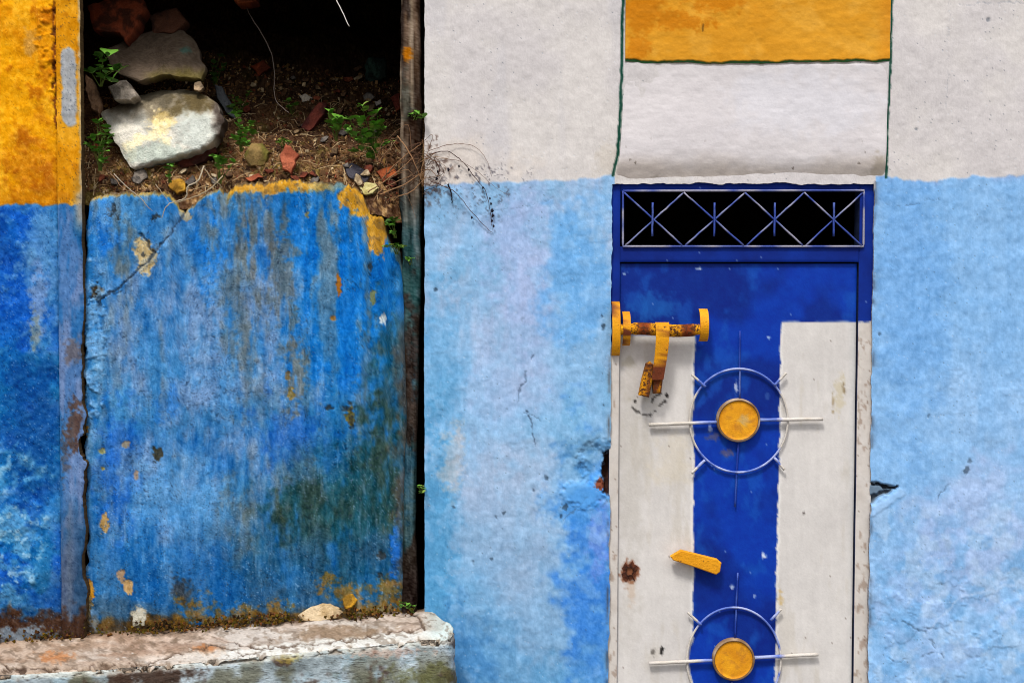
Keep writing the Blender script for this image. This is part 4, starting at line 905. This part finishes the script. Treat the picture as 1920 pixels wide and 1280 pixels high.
rock('mossy_clod', 'mossy tan clod in the middle of the soil left of the tile shard', 'clod', [(456, 290), (470, 270), (492, 268), (506, 286), (496, 312), (468, 314)], plain((150, 124, 76), (104, 96, 42)), .9, .06, 23)
rock('brick_piece', 'dim red brick piece in the shade behind the mossy leaves', 'brick', [(470, 124), (496, 112), (508, 128), (486, 144)], plain((150, 70, 44), (104, 50, 34)), .8, .06, 24)
rock('clay_brick', 'dark orange brick at the very top centre of the opening', 'brick', [(428, -14), (482, -16), (484, 4), (446, 9)], plain((150, 74, 36), (110, 52, 30)), .8, .08, 25, ybase=.45)
rock('stone_chunk', 'small tan pebble just right of the flat slab', 'stone', [(364, 156), (376, 152), (382, 164), (372, 172), (364, 168)], plain((176, 150, 120)), .7, .03, 26, ybase=.21)
rock('clay_brick', 'dark reddish rubble behind the flat slab', 'brick', [(280, 30), (330, 14), (352, 40), (330, 62), (286, 64)], plain((92, 58, 42), (62, 40, 32)), .8, .08, 27, ybase=.42)

# small broken pieces scattered through the heap
rr = random.Random(77); cols_ = [((150, 80, 54), (104, 54, 38)), ((150, 124, 92), (104, 84, 62)), ((112, 84, 60), (76, 56, 42)), ((190, 170, 138), (140, 120, 92)), ((116, 58, 42), (78, 42, 32)), ((124, 116, 108), (82, 76, 72))]
LMK = [(365, 300, 'the red brick under the pale boulder'), (440, 195, 'the slate sliver'), (482, 128, 'the dim brick in the shade'), (482, 290, 'the mossy clod'), (542, 298, 'the pointed orange tile shard'), (586, 220, 'the slanting dark red brick'),
       (668, 326, 'the dark slate lump'), (724, 325, 'the orange brick piece by the twigs'), (696, 246, 'the dense leafy clump'), (706, 132, 'the dark green scrap'), (574, 184, 'the larger white chip'), (332, 348, 'the ochre pebble'), (184, 268, 'the weed at the left wall edge'), (475, 332, 'the flat red tile sliver'), (742, 190, 'the brick piece standing at the post')]
CW = ['red brick', 'tan stone', 'brown stone', 'pale mortar', 'dark red brick', 'grey stone']; SZ = ['small', 'larger']; seen_ = set()
for k in range(90):
    cx_ = rr.uniform(172, 742); cy_ = 344 - 215 * rr.random() ** 1.1
    if 190 < cx_ < 425 and 160 < cy_ < 318: continue
    if cx_ < 390 and cy_ < 158: continue
    r0 = rr.uniform(5, 11) * (1.35 if cy_ > 250 else 1.1); n_ = rr.choice((4, 5, 5, 6)); a0 = rr.uniform(0, 6.28); asp_ = rr.uniform(.45, .8); rot = rr.uniform(-.7, .7)
    pg = []
    for j in range(n_):
        a = a0 + j * 6.283 / n_ + rr.uniform(-.3, .3); q = r0 * rr.uniform(.75, 1.2); ex, ey = q * math.cos(a), q * math.sin(a) * asp_
        pg.append((cx_ + ex * math.cos(rot) - ey * math.sin(rot), cy_ + ex * math.sin(rot) + ey * math.cos(rot)))
    ci = rr.randrange(len(cols_)); best = min(LMK, key=lambda q: math.hypot(q[0] - cx_, q[1] - cy_)); dx, dy = cx_ - best[0], cy_ - best[1]
    where = ('right of' if dx > 0 else 'left of') if abs(dx) > abs(dy) else ('below' if dy > 0 else 'above')
    far = 'close ' if math.hypot(dx, dy) < 32 else ''
    lab = f'{SZ[0 if r0 < 9 else 1]} {CW[ci]} fragment {far}{where} {best[2]}'
    if lab in seen_: continue
    seen_.add(lab)
    rock('rubble_piece', lab, 'rubble', pg, plain(*cols_[ci], s=9), rr.uniform(.3, .8), .03, 100 + k, 'small broken pieces in the heap', flat=.05, rings=6, nang=20, ybase=onm(cx_, max(y_ for _, y_ in pg)) - .022)

# ------------------------------------------------------------------ leafy weeds
def leafmesh(name, wd, m, notch=0):
    pr = [(0, 0), (.18, .22), (.42, .46), (.68, .42), (.88, .22), (1, 0)]
    V = []; Fc = []
    for t, h in pr:
        for s_ in (-1, 0, 1): V.append((s_ * h * wd, t, .10 * abs(s_) * h + .12 * t * (1 - t) * 2 - .25 * t * t))
    for i in range(len(pr) - 1):
        for k in range(2): Fc.append((i * 3 + k, i * 3 + k + 1, i * 3 + k + 4, i * 3 + k + 3))
    me = bpy.data.meshes.new(name); me.from_pydata(V, [], Fc); me.materials.append(m)
    me.polygons.foreach_set('use_smooth', np.full(len(Fc), True)); me.update(); return me
LM = [leafmesh('leaf', .95, m) for m in M_leaf]
LBIG = leafmesh('leaf', .75, M_leaf[1])
def plant(name, label, spots, base, nst, nleaf, size, seed, mats=(0, 1), group=None, ydepth=None, stemcol=(92, 110, 50), spread=1.0, big=None):
    """spots: photo ellipse (cx, cy, rx, ry) filled with leaves; base: photo point of the root"""
    r = random.Random(seed); cx, cy, rx, ry = spots
    yb_ = onm(*base) if ydepth is None else ydepth
    b0 = PV(base[0], base[1], yb_)
    root = thing(name, b0, label, 'plant', 'weeds growing in the rubble and cracks')
    st = MB(); tips = []
    for k in range(nst):
        a = r.uniform(0, 6.28); q = r.random() ** .5
        yy = yb_ - r.uniform(.0, .05) * spread
        tip = PV(cx + rx * q * math.cos(a), cy + ry * q * math.sin(a), yy); nleaf = nleaf + 1
        mid = (b0 + tip) / 2 + Vector((r.uniform(-.01, .01), -.01, .012))
        path = [Vector(p) for p in smoothpath([b0 + Vector((r.uniform(-.006, .006), 0, -.004)), mid, tip], 7)]
        tube(st, path, [.0014 - .00012 * i for i in range(7)], stemcol, 5); tips.append(path)
    st.build('stem', M_twig, root)
    for k in range(int(nleaf * 1.6)):
        path = tips[k % len(tips)]; i = r.choice((3, 4, 5, 6, 6, 6)) if k >= len(tips) else 6
        o = bpy.data.objects.new('leaf', LM[r.choice(mats)] if not (big and k < big) else LBIG)
        COL.objects.link(o); o.parent = root
        o.location = path[i] - b0
        s_ = size * 1.12 * r.uniform(.65, 1.25) * (2.6 if big and k < big else 1)
        o.scale = (s_, s_, s_)
        o.rotation_euler = (r.uniform(.2, 1.1), r.uniform(-.4, .4), r.uniform(0, 6.28))
    return root
plant('weed', 'dark weed with broad leaves hanging left of the flat slab', (193, 128, 28, 38), (190, 160), 9, 26, .026, 1, (2, 0), ydepth=.12, big=3)
plant('weed', 'small leaved weed between the left wall edge and the pale boulder', (184, 268, 24, 44), (188, 318), 12, 60, .017, 2, (0, 1, 1), ydepth=.055)
plant('weed', 'bright leafy weed just right of the pale boulder', (450, 246, 26, 36), (452, 282), 12, 50, .018, 3, (0, 1, 1), ydepth=.12)
plant('weed', 'yellowish mossy weed above the bright weed right of the boulder', (448, 186, 22, 30), (452, 215), 7, 20, .017, 4, (2, 3))
plant('weed', 'leafy weed at the wall crest right below the pale boulder', (414, 308, 26, 24), (412, 342), 8, 26, .018, 5, (0, 1), ydepth=.06)
plant('weed', 'tiny sprig between the pale boulder and the ochre pebble', (318, 322, 15, 12), (320, 340), 5, 12, .015, 6, (1, 0), ydepth=.05)
plant('weed', 'broad leaved plant left of the leafy clump in the middle of the heap', (628, 222, 30, 28), (632, 262), 8, 20, .022, 7, (1, 0, 1), big=3, ydepth=.16)
plant('weed', 'dense leafy clump on the heap beside the timber post', (694, 246, 50, 50), (700, 296), 24, 120, .021, 8, (0, 1, 1, 3), spread=1.4, ydepth=.13)
plant('weed', 'sprig growing out of the upper part of the timber post', (786, 219, 16, 9), (778, 224), 4, 9, .017, 9, (1,), ydepth=.0)
plant('weed', 'little weed in the broken right corner of the blue wall', (736, 424, 14, 16), (740, 444), 5, 12, .015, 10, (2, 0), ydepth=.03)
plant('weed', 'yellow green tuft below the broken right corner of the blue wall', (738, 462, 18, 10), (744, 474), 6, 16, .014, 11, (3, 1), ydepth=.015)
plant('weed', 'single bright sprig on the blue green part of the post', (770, 487, 9, 8), (772, 494), 3, 6, .013, 12, (1,), ydepth=.0)
plant('weed', 'tiny sprig in the dark gap beside the light blue wall', (791, 916, 11, 10), (788, 922), 4, 7, .013, 13, (1, 3), ydepth=.0)
plant('weed', 'small weed rooted in the crack at the right end of the bench', (764, 1132, 16, 10), (774, 1146), 5, 11, .012, 14, (1, 0), ydepth=-.03)
plant('weed', 'small sprig behind the slanting dark red brick, up the heap', (548, 196, 16, 14), (548, 214), 5, 14, .016, 16, (0, 1))
plant('weed', 'low yellow green moss tuft left of the pointed orange tile shard', (534, 270, 18, 10), (534, 282), 6, 18, .012, 17, (3, 1))
plant('weed', 'dim weed in the shade right of the flat slab', (400, 120, 20, 40), (402, 160), 6, 18, .02, 15, (2,), )

# ------------------------------------------------------------------ dry creeper, roots, straws
def creeper(name, label, cat, paths, origin, col=(92, 66, 48), r0=.0018, seed=1):
    root = thing(name, origin, label, cat); rr = random.Random(seed)
    for pts, rad, cl in paths:
        mbx = MB(); pp = [PV(a, b, y) for a, b, y in pts]
        sp_ = [Vector(p) for p in smoothpath(pp, 6 * len(pp))]
        sp_ = [p + Vector((rr.uniform(-.0012, .0012), 0, rr.uniform(-.0012, .0012))) for p in sp_]
        tube(mbx, sp_, [rad * (1.1 - .6 * i / len(sp_)) for i in range(len(sp_))], cl, 5)
        mbx.build('twig', M_twig, root, smooth=True)
    return root
rr = random.Random(21); paths = []
for k in range(56):
    a0 = rr.uniform(705, 805); b0 = rr.uniform(275, 360); an = rr.gauss(-.5, .7); l = rr.uniform(35, 95)
    y = rr.uniform(-.05, .0)
    a1 = a0 + math.cos(an) * l * .5; b1 = b0 + math.sin(an) * l * .5
    x2 = a0 + math.cos(an + rr.uniform(-.5, .5)) * l; y2 = b0 + math.sin(an + rr.uniform(-.5, .5)) * l + rr.uniform(-8, 22)
    if x2 > 812: x2 = 812 - rr.random() * 20
    paths.append(([(a0, b0, y), (a1, b1, y - rr.uniform(0, .03)), (x2, max(y2, 262), y)], rr.uniform(.0006, .0013), rr.choice([(92, 66, 50), (70, 48, 36), (128, 96, 70), (54, 38, 30), (150, 116, 86)])))
for pts in ([(712, 365, -.04), (760, 345, -.05), (800, 318, -.04), (818, 330, -.03)], [(690, 360, -.03), (735, 330, -.05), (775, 295, -.05)], [(700, 378, -.02), (720, 352, -.04), (770, 330, -.05)], [(715, 338, .0), (750, 300, -.04), (790, 270, -.04)],
            [(730, 372, -.02), (770, 360, -.05), (800, 330, -.05)], [(745, 255, .0), (770, 290, -.05), (795, 350, -.04)]):
    paths.append((pts, .0021, (150, 114, 82)))
creeper('dry_creeper', 'tangle of dry brown twigs caught on the timber post at the blue wall top', 'twigs', paths, PV(765, 345, 0), seed=3)
vine = [([(800, 285, -.01), (830, 274, -.014), (858, 270, -.01), (892, 276, -.012), (912, 300, -.01), (922, 330, -.008)], .0011, (120, 96, 84)),
        ([(800, 292, -.012), (838, 284, -.016), (868, 304, -.014), (892, 335, -.012), (910, 358, -.01), (918, 390, -.01), (922, 424, -.01)], .0015, (70, 48, 44)),
        ([(800, 310, -.012), (850, 300, -.02), (890, 318, -.015), (925, 348, -.012), (950, 364, -.01)], .0009, (120, 98, 90)),
        ([(808, 340, -.01), (850, 358, -.018), (880, 392, -.014), (915, 430, -.008), (925, 436, -.006)], .0014, (84, 62, 60)),
        ([(840, 345, -.012), (846, 362, -.01), (848, 382, -.008)], .0028, (34, 36, 44)), ([(815, 300, -.01), (824, 318, -.02), (816, 338, -.008)], .002, (74, 48, 40))]
cr = creeper('dry_vine', 'thin dry vine with dark buds hanging across the white and light blue house front', 'vine', vine, PV(802, 300, 0), seed=5)
mbx = MB()
for (a, b) in ((920, 382), (922, 395), (923, 404), (922, 414), (925, 424), (918, 372), (905, 352), (878, 318), (820, 322), (818, 335), (840, 318), (884, 408), (860, 312)):
    p = PV(a, b, -.012); s_ = rr.uniform(.004, .0065)
    tube(mbx, [p + Vector((0, 0, s_)), p + Vector((s_ * .4, 0, 0)), p - Vector((0, 0, s_))], [s_ * .3, s_ * .8, s_ * .3], (34, 30, 40), 6)
o = mbx.build('bud', M_twig, cr)
roots = [([(382, 312, .02), (372, 338, -.01), (352, 350, -.015), (350, 366, -.012), (342, 374, -.008), (322, 380, -.01), (310, 390, -.012), (304, 408, -.004)], .0026, (178, 164, 140)),
         ([(418, 330, .02), (396, 352, -.01), (372, 366, -.015), (344, 376, -.012), (328, 382, -.01)], .0022, (164, 148, 120)), ([(384, 316, .01), (396, 334, -.005), (412, 346, -.005), (416, 352, 0)], .0018, (150, 134, 110)),
         ([(214, 326, .03), (240, 352, 0), (262, 370, -.012), (276, 386, -.012), (286, 396, -.004)], .0019, (160, 148, 130)), ([(200, 318, .04), (215, 334, .02), (230, 352, .01), (250, 360, .0)], .0016, (146, 116, 90)),
         ([(292, 346, .01), (304, 362, -.008), (316, 378, -.01)], .0016, (156, 140, 116))]
creeper('bare_roots', 'pale bare roots trailing from the heap over the crest of the blue wall', 'roots', roots, PV(350, 372, 0), seed=6)
creeper('pale_straw', 'single bright straw hanging at the top of the dark opening', 'straw', [([(540, -185, .1), (578, -107, .1), (608, -45, .1), (632, 3, .1), (655, 50, .1)], .003, (226, 222, 214))], PV(560, -150, .1), seed=7)
creeper('dead_stem', 'thin grey dead stem crossing the dark soil in the middle of the opening', 'stem', [([(470, 30, .5), (505, 90, .45), (514, 130, .4), (516, 185, .35), (542, 212, .3)], .002, (120, 108, 100)), ([(470, 30, .5), (450, -10, .55)], .0014, (110, 100, 90))], PV(542, 212, .3), seed=8)

# ------------------------------------------------------------------ bench
yB, yFr = .03, -.30
px_ = np.r_[np.arange(-900, -20, 40), np.arange(-20, 796, 3)].astype(float)
bk = lambda p: 1196 - .0665 * p + (0 if np.isscalar(p) else (fbm(p, p * 0, 60, 3) - .5) * 6)
fr = lambda p: np.interp(p, [-900, 0, 250, 640, 800], [1330, 1264, 1250, 1214, 1198])
xb, zb = P(px_, bk(px_), yB); xf, zf = P(px_, fr(px_), yFr)
inner = [np.array((xb[i], yB, zb[i])) for i in range(len(px_))]; outer = [np.array((xf[i], yFr, zf[i])) for i in range(len(px_))]
cB = inner[-1]; cF = outer[-1]
xe = float(P(851, 1230, -.24)[0]); xbk = float(P(818, 1160, yB)[0])
plan = smoothpath([(cF[0], yFr, 0), (cF[0] + .05, yFr + .001, 0), (xe - .012, yFr + .018, 0), (xe, yFr + .07, 0), (xe - .006, yFr + .16, 0), (xbk + .01, yB - .06, 0), (xbk - .02, yB + .03, 0)], 70)[1:]
for x, y, _ in plan:
    t = (yB - y) / (yB - yFr); z = cB[2] + (cF[2] - cB[2]) * t; z += -.012 * max(0, (x - cF[0])) / .08 * 0
    outer.append(np.array((x, y, z))); inner.append(cB + np.array((min(.02, .3 * (x - cF[0])), 0, 0)))
inner = np.array(inner); outer = np.array(outer); nc = len(inner)
dirv = outer[:, :2] - inner[:, :2]
tn = np.gradient(outer[:, :2], axis=0); nrm = np.stack([tn[:, 1], -tn[:, 0]], -1); nrm /= np.linalg.norm(nrm, axis=1)[:, None] + 1e-9
rows = []; R_ = .014
for t in np.linspace(0, 1, 60):
    p = inner + (outer - inner) * t; p[:, :2] -= nrm * R_ * t; rows.append(p)
for a in np.linspace(.15, 1, 7):
    th = a * math.pi / 2; p = outer.copy(); p[:, :2] += nrm * R_ * (math.sin(th) - 1); p[:, 2] -= R_ * (1 - math.cos(th)); rows.append(p)
for k, t in enumerate(np.r_[np.linspace(.003, .16, 90), np.linspace(.18, 1, 25)]):
    p = outer.copy(); p[:, 2] = (outer[:, 2] - R_) * (1 - t) + 0.004 * t; p[:, :2] += nrm * .02 * t; rows.append(p)
Vb = np.array(rows)
nt_ = 60; isf = (np.arange(len(Vb)) >= nt_ + 3)[:, None] * np.ones((1, nc))
bx, by = proj(Vb[..., 0], Vb[..., 1], Vb[..., 2])
T = np.clip(np.arange(len(Vb)) / (nt_ - 1), 0, 1)[:, None] * np.ones((1, nc))
n1 = fbm(bx, by, 120, 2); n2 = fbm(bx, by * 2, 40, 3); n3 = fbm(bx, by, 14, 6)
top = mx(C(190, 168, 150), C(150, 124, 104), ss(.3, .7, n2 * .6 + n3 * .4)); top = mx(top, C(204, 200, 194), ss(.5, .7, fbm(bx, by * 2.4, 90, 7)) * .6); top = mx(top, C(112, 92, 74), ss(.56, .8, fbm(bx, by * 2.2, 26, 12)) * .6)
top = mx(top, C(196, 192, 186), ss(300, 480, bx) * .35); top = mx(top, C(160, 130, 104), ss(300, 40, bx) * .5); top = mx(top, C(176, 110, 60), np.maximum(blob(bx, by, 390, 1216, 24, 9, .9, .7, 3), blob(bx, by, 105, 1232, 30, 9, 1, .7, 3)) * .7)
top = mx(top, C(120, 96, 70), blob(bx, by, 640, 1188, 100, 14, 1, .8, 5) * .6)
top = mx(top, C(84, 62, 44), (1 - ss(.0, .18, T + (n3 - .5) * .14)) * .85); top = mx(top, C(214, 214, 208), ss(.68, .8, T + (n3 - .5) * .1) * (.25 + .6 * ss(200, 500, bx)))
top = mx(top, C(180, 206, 204), ss(780, 830, bx) * .5)
fro = mx(C(168, 182, 190), C(128, 140, 144), ss(.35, .65, n1)); fro = mx(fro, C(150, 178, 192), ss(.5, .7, fbm(bx, by, 50, 9)) * .6)
fro = mx(fro, C(72, 66, 40), ss(.48, .7, fbm(bx, by, 60, 11)) * (.35 + .65 * ss(1210, 1270, by)) * .6); fro = mx(fro, C(66, 44, 34), ss(.58, .74, fbm(bx, by, 44, 13)) * .7)
fro = mx(fro, C(60, 42, 32), blob(bx, by, 280, 1268, 75, 20, .9, .6, 3) * .9); fro = mx(fro, C(172, 150, 60), blob(bx, by, 535, 1232, 26, 10, .9, .8, 4) * .6)
fro = mx(fro, C(190, 150, 130), blob(bx, by, 720, 1222, 60, 8, .9, .9, 4) * .5); fro = mx(fro, C(84, 84, 44), blob(bx, by, 800, 1268, 60, 24, 1, .7, 3) * .7)
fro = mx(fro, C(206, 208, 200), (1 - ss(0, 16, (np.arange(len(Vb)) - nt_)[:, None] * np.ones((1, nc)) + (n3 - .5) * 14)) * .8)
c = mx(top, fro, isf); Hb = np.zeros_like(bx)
for pts, wd, dk in (([(0, 1258), (150, 1252), (250, 1244), (320, 1226), (400, 1208), (470, 1222)], 2.4, .8), ([(405, 1190), (440, 1204), (500, 1216)], 2.2, .8), ([(470, 1222), (560, 1208), (700, 1192), (790, 1178)], 2.2, .7), ([(500, 1165), (512, 1190), (505, 1214)], 1.6, .5),
                    ([(640, 1152), (700, 1160)], 1.6, .4), ([(15, 1250), (55, 1252)], 5, .9), ([(772, 1150), (790, 1168), (796, 1182)], 4, .7), ([(180, 1244), (200, 1246)], 3, .8)):
    l = line(bx, by, pts, wd * .75, 6, 4) * (1 - isf) * ss(.2, .5, fbm(bx, by, 22, 8)); c = mx(c, C(64, 46, 34), l * dk); Hb -= .005 * l
c += grain(bx.shape, 11, 6); c = mx(c, C(50, 44, 38), specks(bx.shape, .02, 1, 4) * .5 * isf); c = mx(c, C(220, 214, 206), specks(bx.shape, .002, 1, 5) * (1 - isf) * .7)
Hb += .012 * (n1 - .5) + .006 * (n2 - .5) + .004 * (n3 - .5)
edg = np.exp(-((np.arange(len(Vb)) - nt_ - 3) / 7.0) ** 2)[:, None] * np.ones((1, nc)); chip = edg * ss(.52, .68, fbm(bx, by, 24, 9, octv=5)); Hb -= .013 * chip; c = mx(c, C(132, 112, 92), chip * .75); Hb -= .004 * edg * fbm(bx, by, 8, 4)
c = mx(c, C(96, 80, 64), ss(.6, .72, fbm(bx, by * 1.6, 10, 14)) * (1 - isf) * .45)
Vb[..., 2] += Hb * (1 - isf); Vb[..., :2] += nrm[None] * (Hb * isf)[..., None]
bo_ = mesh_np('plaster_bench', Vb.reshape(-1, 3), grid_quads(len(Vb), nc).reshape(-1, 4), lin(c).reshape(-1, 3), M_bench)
tag(bo_, 'long worn cement bench along the foot of the blue wall, rounded at its right end', 'bench')
ZB = lambda px: float(P(px, bk(float(px)), yB)[1])

# mortar lumps and mossy dirt at the back of the bench
def pebble(poly, cc, name, lab, cat, sd, yb=.0): return rock(name, lab, cat, poly, plain(*cc), .6, .03, sd, ybase=yb, flat=.06, rings=12, nang=48)
pebble([(558, 1152), (580, 1136), (612, 1128), (644, 1124), (650, 1146), (630, 1160), (590, 1166), (566, 1164)], ((206, 184, 150), (176, 150, 110)), 'mortar_lump', 'long pale mortar lump on the back of the bench under the blue wall', 'mortar', 31, -.012)
pebble([(640, 1122), (652, 1108), (664, 1110), (672, 1124), (660, 1140), (648, 1142)], ((190, 140, 40), (130, 96, 30)), 'mortar_lump', 'mossy ochre mortar lump at the right end of the long pale lump', 'mortar', 32, -.006)
pebble([(246, 1150), (262, 1142), (276, 1152), (272, 1172), (250, 1174)], ((176, 172, 156), (140, 132, 110)), 'mortar_lump', 'small greyish mortar lump on the bench below two tan chips in the blue paint', 'mortar', 33, .0)
ms = MB(); rr = random.Random(8)
for k in range(750):
    px0 = rr.uniform(-30, 770); 
    if rr.random() < .88: px0 = rr.choice([rr.gauss(370, 40), rr.gauss(450, 22), rr.gauss(520, 24), rr.gauss(690, 40), rr.gauss(70, 60), rr.gauss(290, 30)])
    px0 = min(max(px0, -40), 772)
    y = .012 - abs(rr.gauss(0, .022)); x, _z = P(px0, 1160, y); s_ = rr.uniform(.003, .0085)
    z = ZB(px0) + .002 + (rr.random() ** 2) * .03 * (1 if y > -.02 else 0)
    R = Euler((rr.uniform(0, 6), rr.uniform(0, 6), rr.uniform(0, 6))).to_matrix()
    V = [Vector((float(x), y, z)) + R @ Vector(v) * s_ for v in ((1, 0, -.6), (-.5, .8, -.6), (-.5, -.8, -.6), (0, 0, .8))]
    ms.add(V, [(2, 1, 0), (0, 1, 3), (1, 2, 3), (2, 0, 3)], np.array(rr.choice([(70, 52, 28), (104, 80, 24), (52, 40, 28), (120, 84, 40), (84, 74, 24), (96, 60, 34)])) * rr.uniform(.8, 1.2))
tag(ms.build('moss', M_soil), kind='stuff')
